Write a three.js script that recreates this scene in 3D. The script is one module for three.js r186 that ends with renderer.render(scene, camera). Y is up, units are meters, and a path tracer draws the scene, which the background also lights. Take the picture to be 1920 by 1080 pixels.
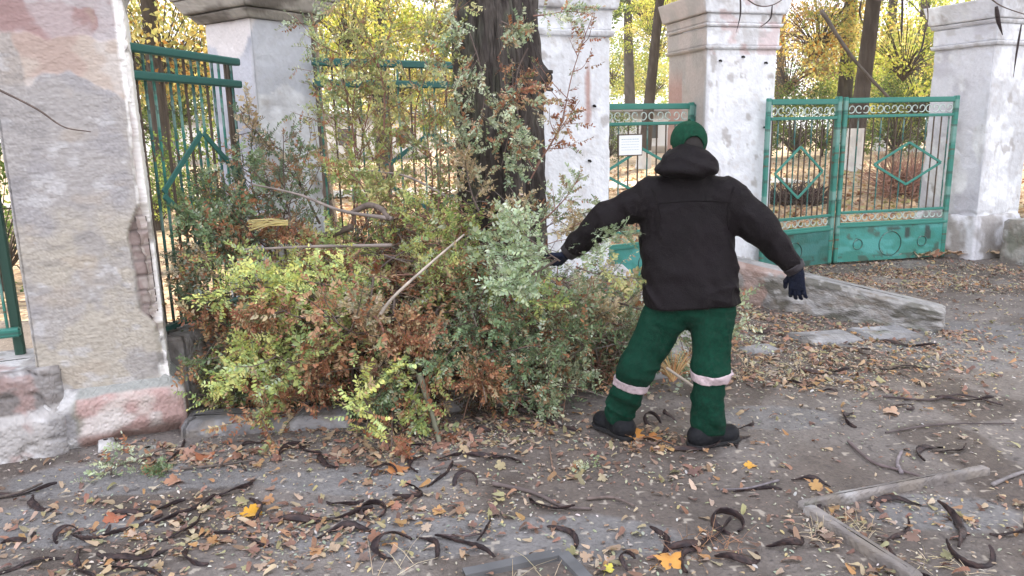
import * as THREE from 'three';
import { mergeGeometries } from 'three/addons/utils/BufferGeometryUtils.js';

// ---------------------------------------------------------------- camera, sky, sun, exposure
const W = 1920, Hh = 1080, FOC = 1400, EYE = 1.65, PITCH = -12.09 * Math.PI / 180, ROLL = -1.24 * Math.PI / 180;
const scene = new THREE.Scene();
scene.fog = new THREE.FogExp2(0xfff6e6, 0.0018);
const camera = new THREE.PerspectiveCamera(2 * Math.atan(540 / FOC) * 180 / Math.PI, W / Hh, 0.05, 400);
camera.position.set(0, EYE, 0);
camera.rotation.set(PITCH, 0, ROLL, 'YXZ');
scene.add(camera);
const renderer = new THREE.WebGLRenderer({ antialias: true });
renderer.setSize(1024, 576);
renderer.toneMapping = THREE.LinearToneMapping;
renderer.toneMappingExposure = 2.95;
renderer.shadowMap.enabled = true;
renderer.shadowMap.type = THREE.PCFSoftShadowMap;
{ // a bright, hazy autumn sky, bluer overhead
  const w = 256, h = 128, data = new Float32Array(w * h * 4);
  for (let j = 0; j < h; j++) for (let i = 0; i < w; i++) {
    const el = ((j + 0.5) / h - 0.5) * Math.PI, s = Math.max(0, Math.sin(el)), o = (j * w + i) * 4;
    const v = 0.86 + 0.1 * s;
    data[o] = v * (0.985 - 0.08 * s); data[o + 1] = v * (0.985 - 0.03 * s); data[o + 2] = v * (1.04 + 0.07 * s); data[o + 3] = 1;
  }
  const t = new THREE.DataTexture(data, w, h, THREE.RGBAFormat, THREE.FloatType);
  t.mapping = THREE.EquirectangularReflectionMapping; t.magFilter = THREE.LinearFilter; t.minFilter = THREE.LinearFilter; t.needsUpdate = true;
  scene.background = t; scene.environment = t;
}
const sun = new THREE.DirectionalLight(0xffecd0, 5);
sun.position.set(16, 29, -42); sun.target.position.set(0, 0, -6);
sun.castShadow = true; sun.shadow.radius = 4; sun.shadow.mapSize.set(2048, 2048);
Object.assign(sun.shadow.camera, { left: -40, right: 40, top: 40, bottom: -40, near: 0.5, far: 120 });
scene.add(sun, sun.target);

// ---------------------------------------------------------------- helpers
const V = (x = 0, y = 0, z = 0) => new THREE.Vector3(x, y, z);
const { clamp, lerp, smoothstep } = THREE.MathUtils;
const ss = (a, b, x) => { const t = clamp((x - a) / (b - a), 0, 1); return t * t * (3 - 2 * t); };
function rng(a) { return () => { a |= 0; a = a + 0x6D2B79F5 | 0; let t = Math.imul(a ^ a >>> 15, 1 | a); t = t + Math.imul(t ^ t >>> 7, 61 | t) ^ t; return ((t ^ t >>> 14) >>> 0) / 4294967296; }; }
function hsh(i, j, k) { let n = Math.imul(i, 374761393) + Math.imul(j, 668265263) + Math.imul(k, 1274126177) | 0; n = Math.imul(n ^ n >>> 13, 1274126177); return ((n ^ n >>> 16) >>> 0) / 4294967296; }
function noise(x, y, z = 0) {
  const i = Math.floor(x), j = Math.floor(y), k = Math.floor(z); let a = x - i, b = y - j, c = z - k;
  a = a * a * (3 - 2 * a); b = b * b * (3 - 2 * b); c = c * c * (3 - 2 * c);
  const l = (p, q, t) => p + (q - p) * t;
  const f = l(l(hsh(i, j, k), hsh(i + 1, j, k), a), l(hsh(i, j + 1, k), hsh(i + 1, j + 1, k), a), b);
  if (c === 0) return f;
  return l(f, l(l(hsh(i, j, k + 1), hsh(i + 1, j, k + 1), a), l(hsh(i, j + 1, k + 1), hsh(i + 1, j + 1, k + 1), a), b), c);
}
function fbm(x, y, z = 0, o = 4) { let s = 0, w = 0.5, t = 0; for (let i = 0; i < o; i++) { s += w * noise(x, y, z); t += w; x = x * 2.03 + 17.1; y = y * 2.03 + 5.7; z *= 2.03; w *= 0.5; } return s / t; }
const mix3 = (a, b, t) => [a[0] + (b[0] - a[0]) * t, a[1] + (b[1] - a[1]) * t, a[2] + (b[2] - a[2]) * t];
const mul3 = (a, k) => [a[0] * k, a[1] * k, a[2] * k];
// where a sight line of the photograph meets the ground (or a height), or a distance: used to find the places of things
function sight(x, y) {
  const a = (x - 960) / FOC, b = -(y - 540) / FOC;
  const X = a * Math.cos(ROLL) - b * Math.sin(ROLL), Y = a * Math.sin(ROLL) + b * Math.cos(ROLL);
  return V(X, Y * Math.cos(PITCH) + Math.sin(PITCH), Y * Math.sin(PITCH) - Math.cos(PITCH));
}
const P = (x, y, h = 0) => { const d = sight(x, y), t = (h - EYE) / d.y; return V(d.x * t, h, d.z * t); };
const D = (x, y, z) => { const d = sight(x, y), t = -z / d.z; return V(d.x * t, EYE + d.y * t, -z); };

const taken = {};
const numbered = (n) => { const k = taken[n] = (taken[n] ?? -1) + 1; return k ? n + '_' + String(k).padStart(3, '0') : n; };
function sh(o) { o.castShadow = true; o.receiveShadow = true; return o; }
function tag(o, label, category, group, kind) { o.userData.label = label; if (category) o.userData.category = category; if (group) o.userData.group = group; if (kind) o.userData.kind = kind; return o; }
function thing(name, label, category, group, pos, rotY = 0) { const g = new THREE.Group(); g.name = numbered(name); if (pos) g.position.copy(pos); g.rotation.y = rotY; tag(g, label, category, group); scene.add(g); return g; }
function part(name, geo, mat, parent) { const m = sh(new THREE.Mesh(geo, mat)); m.name = name; parent.add(m); return m; }
function solo(name, geo, mat, label, category, group, pos) { const m = sh(new THREE.Mesh(geo, mat)); m.name = numbered(name); if (pos) m.position.copy(pos); tag(m, label, category, group); scene.add(m); return m; }
function struct(name, geo, mat) { const m = sh(new THREE.Mesh(geo, mat)); m.name = numbered(name); m.userData.kind = 'structure'; scene.add(m); return m; }
function stuffInst(name, geo, mat, list, parent, label, category) { // list of {m: Matrix4, c: [r,g,b]}
  const im = sh(new THREE.InstancedMesh(geo, mat, list.length)); const c = new THREE.Color();
  list.forEach((e, i) => { im.setMatrixAt(i, e.m); if (e.c) im.setColorAt(i, c.setRGB(...e.c)); });
  im.name = parent ? name : numbered(name); im.userData.kind = 'stuff'; if (label) tag(im, label, category); (parent || scene).add(im); return im;
}

class MB { // mesh builder
  constructor() { this.p = []; this.c = []; this.i = []; this.u = []; this.n = 0; }
  v(x, y, z, c, u = 0, w = 0) { this.p.push(x, y, z); if (c) this.c.push(c[0], c[1], c[2]); this.u.push(u, w); return this.n++; }
  t(a, b, c) { this.i.push(a, b, c); }
  box(cx, cy, cz, sx, sy, sz, m, c, bev = 0) { // box with chamfered edges if bev
    const hx = sx / 2, hy = sy / 2, hz = sz / 2, q = V();
    const put = (x, y, z) => { q.set(x, y, z); if (m) q.applyMatrix4(m); return this.v(q.x + cx, q.y + cy, q.z + cz, c, (Math.abs(x) + z), y); };
    const quad = (a, b, cc, d) => { const k = [a, b, cc, d].map((e) => put(...e)); this.t(k[0], k[1], k[2]); this.t(k[0], k[2], k[3]); };
    const e = Math.min(bev, hx * 0.9, hy * 0.9, hz * 0.9), X = hx - e, Y = hy - e, Z = hz - e;
    for (const s of [1, -1]) {
      const f = (a, b, cc, d) => s > 0 ? quad(a, b, cc, d) : quad(d, cc, b, a);
      f([-X, -Y, s * hz], [X, -Y, s * hz], [X, Y, s * hz], [-X, Y, s * hz]);
      f([s * hx, -Y, Z], [s * hx, -Y, -Z], [s * hx, Y, -Z], [s * hx, Y, Z]);
      f([-X, s * hy, Z], [X, s * hy, Z], [X, s * hy, -Z], [-X, s * hy, -Z]);
      if (e) for (const r of [1, -1]) {
        quad([-X, r * Y, s * hz], [X, r * Y, s * hz], [X, r * hy, s * Z], [-X, r * hy, s * Z]);
        quad([r * X, -Y, s * hz], [r * hx, -Y, s * Z], [r * hx, Y, s * Z], [r * X, Y, s * hz]);
        quad([r * X, s * hy, Z], [r * hx, s * Y, Z], [r * hx, s * Y, -Z], [r * X, s * hy, -Z]);
      }
    }
    return this;
  }
  tube(pts, rad, seg = 6, col, cap = true, flat = 1) { // pts: Vector3[], rad: number or function(t) ; flat squashes the section
    const N = pts.length, T = V(), A = V(), B = V(), up = V(), base = this.n; let prev = null;
    for (let k = 0; k < N; k++) {
      T.subVectors(pts[Math.min(N - 1, k + 1)], pts[Math.max(0, k - 1)]).normalize();
      if (!prev) { up.set(0, 1, 0); if (Math.abs(T.y) > 0.9) up.set(1, 0, 0); A.crossVectors(up, T).normalize(); } else { A.copy(prev).addScaledVector(T, -prev.dot(T)).normalize(); }
      prev = A.clone(); B.crossVectors(T, A);
      const r = typeof rad === 'function' ? rad(k / (N - 1)) : rad, c = typeof col === 'function' ? col(k / (N - 1)) : col;
      for (let s = 0; s < seg; s++) { const a = s / seg * Math.PI * 2, x = Math.cos(a) * r, y = Math.sin(a) * r * flat; this.v(pts[k].x + A.x * x + B.x * y, pts[k].y + A.y * x + B.y * y, pts[k].z + A.z * x + B.z * y, c, s / seg * r * 6, k * 0.05); }
      if (k) for (let s = 0; s < seg; s++) { const q = (s + 1) % seg, a = base + (k - 1) * seg, b = base + k * seg; this.t(a + s, a + q, b + s); this.t(a + q, b + q, b + s); }
    }
    if (cap && seg > 2) for (const [row, fl] of [[base, 1], [base + (N - 1) * seg, 0]]) for (let s = 1; s < seg - 1; s++) fl ? this.t(row, row + s + 1, row + s) : this.t(row, row + s, row + s + 1);
    return this;
  }
  geo(smooth = true) {
    let g = new THREE.BufferGeometry();
    g.setAttribute('position', new THREE.Float32BufferAttribute(this.p, 3)); g.setAttribute('uv', new THREE.Float32BufferAttribute(this.u, 2));
    if (this.c.length === this.p.length) g.setAttribute('color', new THREE.Float32BufferAttribute(this.c, 3));
    g.setIndex(this.i); if (!smooth) g = g.toNonIndexed(); g.computeVertexNormals(); return g;
  }
}
function arc(f, n) { const a = []; for (let i = 0; i <= n; i++) a.push(f(i / n)); return a; }
function bez(pts, n) { return new THREE.CatmullRomCurve3(pts).getPoints(n); }

// a four-sided shaft, plinth, moulding or wall: rows of [height, half width, half depth], rounded arrises, weathered surface
function loft({ rows, res, r = 0.012, disp, col, post }) {
  const R = [];
  for (let k = 0; k < rows.length - 1; k++) {
    const a = rows[k], b = rows[k + 1], L = Math.hypot(b[0] - a[0], b[1] - a[1], b[2] - a[2]), n = Math.max(1, Math.round(L / res));
    for (let i = k ? 1 : 0; i <= n; i++) R.push([lerp(a[0], b[0], i / n), lerp(a[1], b[1], i / n), lerp(a[2], b[2], i / n)]);
  }
  const mw = Math.max(...rows.map((e) => e[1])), md = Math.max(...rows.map((e) => e[2])), nw = Math.max(2, Math.round(2 * mw / res)), nd = Math.max(2, Math.round(2 * md / res));
  const m = new MB(), q = V(); let nU = 0;
  const vert = (x, y, z, nx, nz, f, s, u) => {
    const d = disp ? disp(f, s, x, y, z) : 0, c = col ? col(f, s, x, y, z) : null; q.set(x + nx * d, y, z + nz * d); if (post) post(q); m.v(q.x, q.y, q.z, c, u, y);
  };
  R.forEach(([y, hw, hd]) => {
    const rr = Math.min(r, hw * 0.9, hd * 0.9), st = m.n; let u = 0;
    const F = [[1, 0, 0, 1], [0, -1, 1, 0], [-1, 0, 0, -1], [0, 1, -1, 0]];
    F.forEach(([tx, tz, nx, nz], f) => {
      const n = f % 2 ? nd : nw, L = f % 2 ? hd : hw, O = f % 2 ? hw : hd;
      for (let i = 0; i <= n; i++) { const s = i / n, a = lerp(-L + rr, L - rr, s); vert(tx * a + nx * O, y, tz * a + nz * O, nx, nz, f, s, u + a + L); }
      const [bx, bz] = [F[(f + 1) % 4][2], F[(f + 1) % 4][3]], cx = tx * (L - rr) + nx * (O - rr), cz = tz * (L - rr) + nz * (O - rr);
      for (const t of [0.33, 0.67]) { const a = t * Math.PI / 2, X = nx * Math.cos(a) + bx * Math.sin(a), Z = nz * Math.cos(a) + bz * Math.sin(a); vert(cx + X * rr, y, cz + Z * rr, X, Z, t < 0.5 ? f : (f + 1) % 4, t < 0.5 ? 1 : 0, u + 2 * L); }
      u += 2 * L;
    });
    nU = m.n - st;
  });
  for (let v = 0; v < R.length - 1; v++) for (let u = 0; u < nU; u++) { const w = (u + 1) % nU, a = v * nU + u, b = v * nU + w, c = a + nU, d = b + nU; m.t(a, b, c); m.t(b, d, c); }
  return m.geo();
}

// implicit surface -> mesh (surface nets)
function nets(f, lo, hi, h) {
  const nx = Math.ceil((hi.x - lo.x) / h) + 1, ny = Math.ceil((hi.y - lo.y) / h) + 1, nz = Math.ceil((hi.z - lo.z) / h) + 1, F = new Float32Array(nx * ny * nz);
  const id = (i, j, k) => (k * ny + j) * nx + i;
  for (let k = 0; k < nz; k++) for (let j = 0; j < ny; j++) for (let i = 0; i < nx; i++) F[id(i, j, k)] = f(lo.x + i * h, lo.y + j * h, lo.z + k * h);
  const vid = new Int32Array(nx * ny * nz).fill(-1), pos = [], idx = [];
  const C = [[0, 0, 0], [1, 0, 0], [0, 1, 0], [1, 1, 0], [0, 0, 1], [1, 0, 1], [0, 1, 1], [1, 1, 1]], Ed = [[0, 1], [2, 3], [4, 5], [6, 7], [0, 2], [1, 3], [4, 6], [5, 7], [0, 4], [1, 5], [2, 6], [3, 7]];
  for (let k = 0; k < nz - 1; k++) for (let j = 0; j < ny - 1; j++) for (let i = 0; i < nx - 1; i++) {
    const v = C.map((c) => F[id(i + c[0], j + c[1], k + c[2])]); let s = 0; for (const x of v) if (x < 0) s++;
    if (s === 0 || s === 8) continue;
    let X = 0, Y = 0, Z = 0, n = 0;
    for (const [a, b] of Ed) if ((v[a] < 0) !== (v[b] < 0)) { const t = v[a] / (v[a] - v[b]); X += lerp(C[a][0], C[b][0], t); Y += lerp(C[a][1], C[b][1], t); Z += lerp(C[a][2], C[b][2], t); n++; }
    vid[id(i, j, k)] = pos.length / 3; pos.push(lo.x + (i + X / n) * h, lo.y + (j + Y / n) * h, lo.z + (k + Z / n) * h);
  }
  const quad = (a, b, c, d, fl) => { if (a < 0 || b < 0 || c < 0 || d < 0) return; fl ? idx.push(a, b, c, a, c, d) : idx.push(a, c, b, a, d, c); };
  for (let k = 1; k < nz - 1; k++) for (let j = 1; j < ny - 1; j++) for (let i = 1; i < nx - 1; i++) {
    const a = F[id(i, j, k)] < 0;
    if (a !== F[id(i + 1, j, k)] < 0) quad(vid[id(i, j - 1, k - 1)], vid[id(i, j, k - 1)], vid[id(i, j, k)], vid[id(i, j - 1, k)], a);
    if (a !== F[id(i, j + 1, k)] < 0) quad(vid[id(i - 1, j, k - 1)], vid[id(i - 1, j, k)], vid[id(i, j, k)], vid[id(i, j, k - 1)], a);
    if (a !== F[id(i, j, k + 1)] < 0) quad(vid[id(i - 1, j - 1, k)], vid[id(i, j - 1, k)], vid[id(i, j, k)], vid[id(i - 1, j, k)], a);
  }
  const g = new THREE.BufferGeometry();
  g.setAttribute('position', new THREE.Float32BufferAttribute(pos, 3));
  const uv = new Float32Array(pos.length / 3 * 2); for (let i = 0; i < pos.length / 3; i++) { uv[2 * i] = pos[3 * i] + pos[3 * i + 2]; uv[2 * i + 1] = pos[3 * i + 1]; }
  g.setAttribute('uv', new THREE.BufferAttribute(uv, 2)); g.setIndex(idx); g.computeVertexNormals(); return g;
}
const smin = (a, b, k) => { const h = Math.max(k - Math.abs(a - b), 0) / k; return Math.min(a, b) - h * h * k * 0.25; };
const smax = (a, b, k) => -smin(-a, -b, k);
function cone(a, b, ra, rb) { // tapered capsule
  const dx = b.x - a.x, dy = b.y - a.y, dz = b.z - a.z, l2 = dx * dx + dy * dy + dz * dz;
  return (x, y, z) => { const px = x - a.x, py = y - a.y, pz = z - a.z, t = clamp((px * dx + py * dy + pz * dz) / l2, 0, 1); return Math.hypot(px - dx * t, py - dy * t, pz - dz * t) - (ra + (rb - ra) * t); };
}
function ell(c, a, b, d) { const m = Math.min(a, b, d); return (x, y, z) => { const X = (x - c.x) / a, Y = (y - c.y) / b, Z = (z - c.z) / d, k = Math.hypot(X, Y, Z); return k < 1e-6 ? -m : k * (k - 1) / Math.hypot(X / a, Y / b, Z / d); }; }

function noiseTex(size, f, srgb) { // f(u, v) -> [r, g, b] 0..1, sRGB when srgb
  const d = new Uint8Array(size * size * 4);
  for (let j = 0; j < size; j++) for (let i = 0; i < size; i++) { const c = f(i / size, j / size), o = (j * size + i) * 4; d[o] = clamp(c[0], 0, 1) * 255; d[o + 1] = clamp(c[1], 0, 1) * 255; d[o + 2] = clamp(c[2], 0, 1) * 255; d[o + 3] = 255; }
  const t = new THREE.DataTexture(d, size, size); t.wrapS = t.wrapT = THREE.RepeatWrapping; t.magFilter = THREE.LinearFilter; t.minFilter = THREE.LinearMipmapLinearFilter; t.generateMipmaps = true;
  if (srgb) t.colorSpace = THREE.SRGBColorSpace; t.needsUpdate = true; return t;
}
// tileable noise: blends a copy shifted by the period
const tile = (f) => (u, v) => { const a = ss(0.8, 1, u), b = ss(0.8, 1, v); return lerp(lerp(f(u, v), f(u - 1, v), a), lerp(f(u, v - 1), f(u - 1, v - 1), a), b); };
const toS = (x) => x <= 0.0031308 ? 12.92 * x : 1.055 * Math.pow(x, 1 / 2.4) - 0.055;

// ---------------------------------------------------------------- ground
const inZone = (x, z) => ss(-9, -7, x) * (1 - ss(8, 11, x)) * ss(-9.2, -8, z) * (1 - ss(0, 2, z));
const LEFTW = [P(1230, 640), P(1150, 540)], MOUND = V(2.2, 0, -6.6);
function gh(x, z) {
  let h = 0.035 * (fbm(x * 0.7, z * 0.7, 3, 3) - 0.5) + 0.016 * (fbm(x * 4, z * 4, 7, 3) - 0.5) + 0.006 * (noise(x * 19, z * 19, 2) - 0.5);
  h += 0.05 * Math.exp(-((x - MOUND.x + 0.35) ** 2 / 0.5 + (z - MOUND.z) ** 2 / 0.9));
  return h * inZone(x, z);
}
const onG = (px, py, up = 0) => { const p = P(px, py); p.y = gh(p.x, p.z) + up; return p; };
const slick = (x, z) => { // worn, smooth bluish patches of old asphalt in the trodden earth
  let m = 0; for (const [px, py, rx, rz] of [[250, 900, 0.75, 0.2], [120, 990, 0.5, 0.22], [660, 900, 0.5, 0.16], [760, 1010, 0.55, 0.2], [1650, 640, 0.5, 0.2], [1820, 640, 0.9, 0.7], [1100, 1010, 0.5, 0.2], [1750, 960, 0.4, 0.2], [1450, 780, 0.4, 0.2]]) { const p = P(px, py); m = Math.max(m, Math.exp(-(((x - p.x) / rx) ** 2 + ((z - p.z) / rz) ** 2))); }
  return ss(0.38, 0.55, m + 0.5 * (fbm(x * 3.1, z * 3.1, 9, 4) - 0.5));
};
const groundTex = noiseTex(2048, (u, v) => {
  const x = u * 12 - 5, z = -v * 12;
  const a = fbm(x * 1.3, z * 1.3, 1, 4), b = fbm(x * 9, z * 9, 4, 3), g = noise(x * 90, z * 90, 6), g2 = noise(x * 38, z * 38, 8);
  let c = mix3([0.128, 0.104, 0.095], [0.19, 0.166, 0.16], ss(0.36, 0.64, a));
  c = mix3(c, [0.085, 0.064, 0.055], 0.75 * ss(0.56, 0.66, fbm(x * 2.2 + 9, z * 2.2, 5, 4)));
  c = mix3(c, [0.20, 0.192, 0.202], 0.8 * slick(x, z));
  c = mul3(mul3(c, 0.68 + 0.36 * b), 1); c[2] *= 0.95; c = mul3(c, 0.8 + 0.4 * g);
  if (g2 > 0.86) c = mix3(c, [0.42, 0.37, 0.31], 0.7 * ss(0.86, 0.92, g2));
  if (g2 < 0.12) c = mix3(c, [0.055, 0.045, 0.045], 0.6);
  return c.map(toS);
}, true);
const grainTex = noiseTex(512, (() => { const f = tile((u, v) => 0.5 * fbm(u * 24, v * 24, 2, 4) + 0.5 * noise(u * 120, v * 120, 3)); return (u, v) => { const k = f(u, v); return [k, k, k]; }; })());
const mGround = new THREE.MeshStandardMaterial({ map: groundTex, roughness: 0.88, bumpMap: (() => { const t = grainTex.clone(); t.repeat.set(16, 16); return t; })(), bumpScale: 0.006 });
{
  const axis = (a, b, na, nb, near, far, n1) => { const o = []; for (let i = na; i > 0; i--) o.push(a - far * Math.pow(i / na, 2.6)); for (let i = 0; i <= n1; i++) o.push(lerp(a, b, i / n1)); for (let i = 1; i <= nb; i++) o.push(b + far * Math.pow(i / nb, 2.6)); return o; };
  const xs = axis(-5, 7, 18, 18, 0, 170, 260), zs = axis(-9.5, -1.2, 22, 14, 0, 170, 190), m = new MB();
  zs.forEach((z) => xs.forEach((x) => m.v(x, gh(x, z), z, null, (x + 5) / 12, -z / 12)));
  const n = xs.length; for (let j = 0; j < zs.length - 1; j++) for (let i = 0; i < n - 1; i++) { const a = j * n + i; m.t(a, a + n, a + 1); m.t(a + 1, a + n, a + n + 1); }
  struct('ground', m.geo(), mGround);
}
// ---------------------------------------------------------------- gate line: pillars stand on a curve
const PIL = {
  near: { p: null, th: 24 * Math.PI / 180, w: 0.63 }, second: { p: V(-1.9, 0, -6.02), th: 54 * Math.PI / 180, w: 0.56 },
  behind: { p: V(0.46, 0, -7.55), th: 20 * Math.PI / 180, w: 0.8 }, wicket: { p: null, th: 15.6 * Math.PI / 180, w: 0.84 }, right: { p: null, th: 24 * Math.PI / 180, w: 0.76 },
};
{ // near pillar: its front right corner stands on this sight line
  const t = PIL.near.th, r = V(Math.cos(t), 0, -Math.sin(t)), f = V(Math.sin(t), 0, Math.cos(t)), c = D(310, 640, 4.02); c.y = 0;
  PIL.near.p = c.clone().addScaledVector(r, -0.315).addScaledVector(f, -0.315);
  const t2 = PIL.wicket.th, c2 = D(1322, 200, 8.05); c2.y = 0; PIL.wicket.p = c2.addScaledVector(V(Math.cos(t2), 0, -Math.sin(t2)), 0.42).addScaledVector(V(Math.sin(t2), 0, Math.cos(t2)), -0.42);
  const t3 = PIL.right.th, c3 = D(1843, 300, 8.75); c3.y = 0; PIL.right.p = c3.addScaledVector(V(Math.cos(t3), 0, -Math.sin(t3)), 0.38).addScaledVector(V(Math.sin(t3), 0, Math.cos(t3)), -0.38);
}
const plasterBump = (() => { const f = tile((u, v) => 0.55 * fbm(u * 10, v * 34, 2, 4) + 0.3 * noise(u * 70, v * 110, 5) + 0.15 * fbm(u * 3, v * 3, 9, 2)); return noiseTex(512, (u, v) => { const k = f(u, v); return [k, k, k]; }); })();
const smoothBump = (() => { const f = tile((u, v) => 0.6 * fbm(u * 14, v * 14, 2, 4) + 0.4 * noise(u * 80, v * 80, 5)); return noiseTex(512, (u, v) => { const k = f(u, v); return [k, k, k]; }); })();
const mRough = new THREE.MeshStandardMaterial({ vertexColors: true, roughness: 0.95, bumpMap: plasterBump, bumpScale: 0.007 });
const mPlaster = new THREE.MeshStandardMaterial({ vertexColors: true, roughness: 0.85, bumpMap: smoothBump, bumpScale: 0.005 });
const mStone = new THREE.MeshStandardMaterial({ vertexColors: true, roughness: 0.92, bumpMap: smoothBump, bumpScale: 0.012 });

// near pillar -------------------------------------------------------
{
  const k = PIL.near, g = thing('gate_pillar', 'big weathered plaster pillar nearest the camera at the left, with peeling pink paint', 'pillar', null, k.p, k.th);
  const cavity = (f, s, y) => { // broken arris on the right where the brick shows
    if (f !== 0 && f !== 1) return 0; const d = f === 0 ? (1 - s) * 0.74 : s * 0.74 * 1.6; const n = fbm(y * 9, f === 0 ? d * 14 : -d * 14, 4, 3) - 0.5;
    const wdt = 0.085 * ss(0.62, 0.72, y) * (1 - ss(1.12, 1.34, y)) + 0.035 * ss(0.5, 0.6, y) * (1 - ss(1.5, 1.9, y));
    return ss(0, 0.018, wdt + n * 0.07 * (wdt > 0.004 ? 1 : 0) - d);
  };
  const course = (y) => { const c = (y / 0.082) % 1; return Math.min(ss(0, 0.14, c), 1 - ss(0.86, 1, c)); };
  const patch = (s, y) => { // big area where the upper coat has come off
    const e = fbm(s * 4, y * 4, 1, 4) - 0.5; return ss(0.0, 0.025, Math.min(y - 1.92 + 0.28 * Math.abs(s - 0.56) ** 1.3 + 0.22 * e, 0.4, (s - 0.16 + 0.2 * e) * 0.9, (0.97 - s) * 2));
  };
  const topc = (s, y) => ss(0, 0.03, y - 2.13 + 0.24 * (fbm(s * 3.5, y * 3.5, 6, 4) - 0.5));
  const disp = (f, s, x, y, z) => {
    let d = 0.012 * (fbm(x * 5 + f, y * 5, z * 5, 4) - 0.5) + 0.006 * (fbm(x * 26, y * 60, z * 26, 3) - 0.5);
    const cv = cavity(f, s, y); d -= cv * (0.028 + 0.03 * fbm(x * 12, y * 16, z * 12, 3) + 0.012 * (1 - course(y)));
    if (f === 0) { d -= 0.005 * patch(s, y) + 0.004 * topc(s, y); }
    if (f < 2) { const e = f === 0 ? (1 - s) : s; d -= 0.022 * ss(0.06, 0, e) * ss(0.42, 0.6, fbm(y * 14, f, 3, 3)); }
    return d;
  };
  const col = (f, s, x, y, z) => {
    const a = fbm(x * 2.6, y * 2.6, z * 2.6, 4), b = fbm(x * 11, y * 15, z * 11, 4), c2 = fbm(x * 5 + 7, y * 5, z * 5, 4), fine = noise(x * 130, y * 170, z * 130);
    let c = mix3([0.40, 0.378, 0.37], [0.46, 0.418, 0.36], ss(0.4, 0.6, a + 0.22 * (1.15 - y)));
    c = mix3(c, [0.34, 0.33, 0.35], 0.5 * ss(0.52, 0.62, c2)); c = mix3(c, [0.46, 0.385, 0.31], 0.4 * ss(0.54, 0.64, fbm(x * 4, y * 6, z * 4 + 20, 4)));
    c = mix3(c, [0.56, 0.55, 0.56], 0.6 * ss(0.6, 0.7, b + 0.1 * (fbm(x * 3, y * 3, 31, 3) - 0.5)));
    c = mix3(c, [0.2, 0.19, 0.19], 0.35 * ss(0.62, 0.7, fbm(x * 7, y * 20, z * 7 + 3, 4)));
    c = mul3(c, 0.68 + 0.40 * fine);
    if (f === 0) {
      const p = patch(s, y); let pc = mix3([0.52, 0.44, 0.385], [0.46, 0.355, 0.31], ss(0.42, 0.62, fbm(x * 5, y * 6, 2, 4))); pc = mix3(pc, [0.60, 0.56, 0.53], 0.7 * ss(0.52, 0.66, fbm(x * 8, y * 10, 12, 3)));
      c = mix3(c, mul3(pc, 0.78 + 0.22 * fine), p);
      const t = topc(s, y); let tc = mix3([0.46, 0.38, 0.38], [0.37, 0.25, 0.24], ss(0.48, 0.66, fbm(x * 7, y * 9, 5, 4))); tc = mix3(tc, [0.42, 0.36, 0.27], 0.7 * ss(0.55, 0.63, fbm(x * 6, y * 5, 15, 3))); tc = mix3(tc, [0.52, 0.49, 0.5], 0.7 * ss(0.58, 0.64, fbm(x * 9, y * 9, 25, 3)));
      c = mix3(c, mul3(tc, 0.78 + 0.22 * fine), t);
    }
    const e = f === 0 ? (1 - s) * 0.74 : f === 1 ? 0 : 1; // whitewash left along the arris and the flank
    const wn = fbm(y * 8, x * 8, 3, 4);
    if (f === 1 || e < 0.045) c = mix3(c, mul3([0.86, 0.84, 0.82], 0.86 + 0.2 * fine), (f === 1 ? 1 : ss(0.045, 0.03, e + 0.03 * (wn - 0.5))) * ss(0.36, 0.44, wn));
    const cv = cavity(f, s, y);
    if (cv > 0.05) { const br = mix3([0.33, 0.26, 0.24], [0.46, 0.40, 0.37], ss(0.4, 0.6, fbm(x * 14, y * 18, z * 14, 3))); c = mix3(c, mix3([0.24, 0.2, 0.19], br, course(y)), cv); }
    return c;
  };
  part('shaft', loft({ rows: [[0.3, 0.318, 0.318], [0.42, 0.315, 0.315], [2.36, 0.309, 0.309]], res: 0.0085, r: 0.018, disp, col }), mRough, g);
  const capc = (f, s, x, y, z) => mul3(mix3([0.5, 0.48, 0.47], [0.3, 0.28, 0.26], ss(0.45, 0.6, fbm(x * 5, y * 8, z * 5, 4))), 0.85 + 0.3 * noise(x * 60, y * 60, z * 60));
  part('cornice', loft({ rows: [[2.362, 0.303, 0.303], [2.42, 0.33, 0.33], [2.45, 0.37, 0.37], [2.58, 0.4, 0.4], [2.6, 0.43, 0.43], [2.68, 0.43, 0.43], [2.95, 0.02, 0.02]], res: 0.04, col: capc }), mPlaster, g);
  const pdisp = (f, s, x, y, z) => 0.03 * (fbm(x * 3 + 5, y * 4, z * 3, 4) - 0.5) + 0.007 * (fbm(x * 24, y * 30, z * 24, 3) - 0.5) - 0.03 * ss(0.05, 0, y + 0.05 * (fbm(x * 6, z * 6, 3, 3) - 0.5)) - 0.05 * ss(0.12, 0.02, y) * ss(0.45, 0.62, s) * (f === 0 ? 1 : 0) * ss(0.4, 0.6, fbm(x * 7, y * 9, 7, 3) + 0.15);
  const pcol = (f, s, x, y, z) => {
    const a = fbm(x * 5, y * 6, z * 5, 4), fine = noise(x * 120, y * 120, z * 120);
    let c = mix3([0.50, 0.43, 0.40], [0.42, 0.285, 0.265], ss(0.42, 0.6, a)); c = mix3(c, [0.58, 0.54, 0.52], 0.8 * ss(0.5, 0.6, fbm(x * 6 + 3, y * 8, z * 6, 4)));
    c = mix3(c, [0.20, 0.19, 0.15], ss(-0.02, 0.05, 0.34 - s + 0.3 * (fbm(x * 6, y * 6, 3, 4) - 0.5) - 0.5 * y) * (f === 0 ? 1 : 0));
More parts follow.
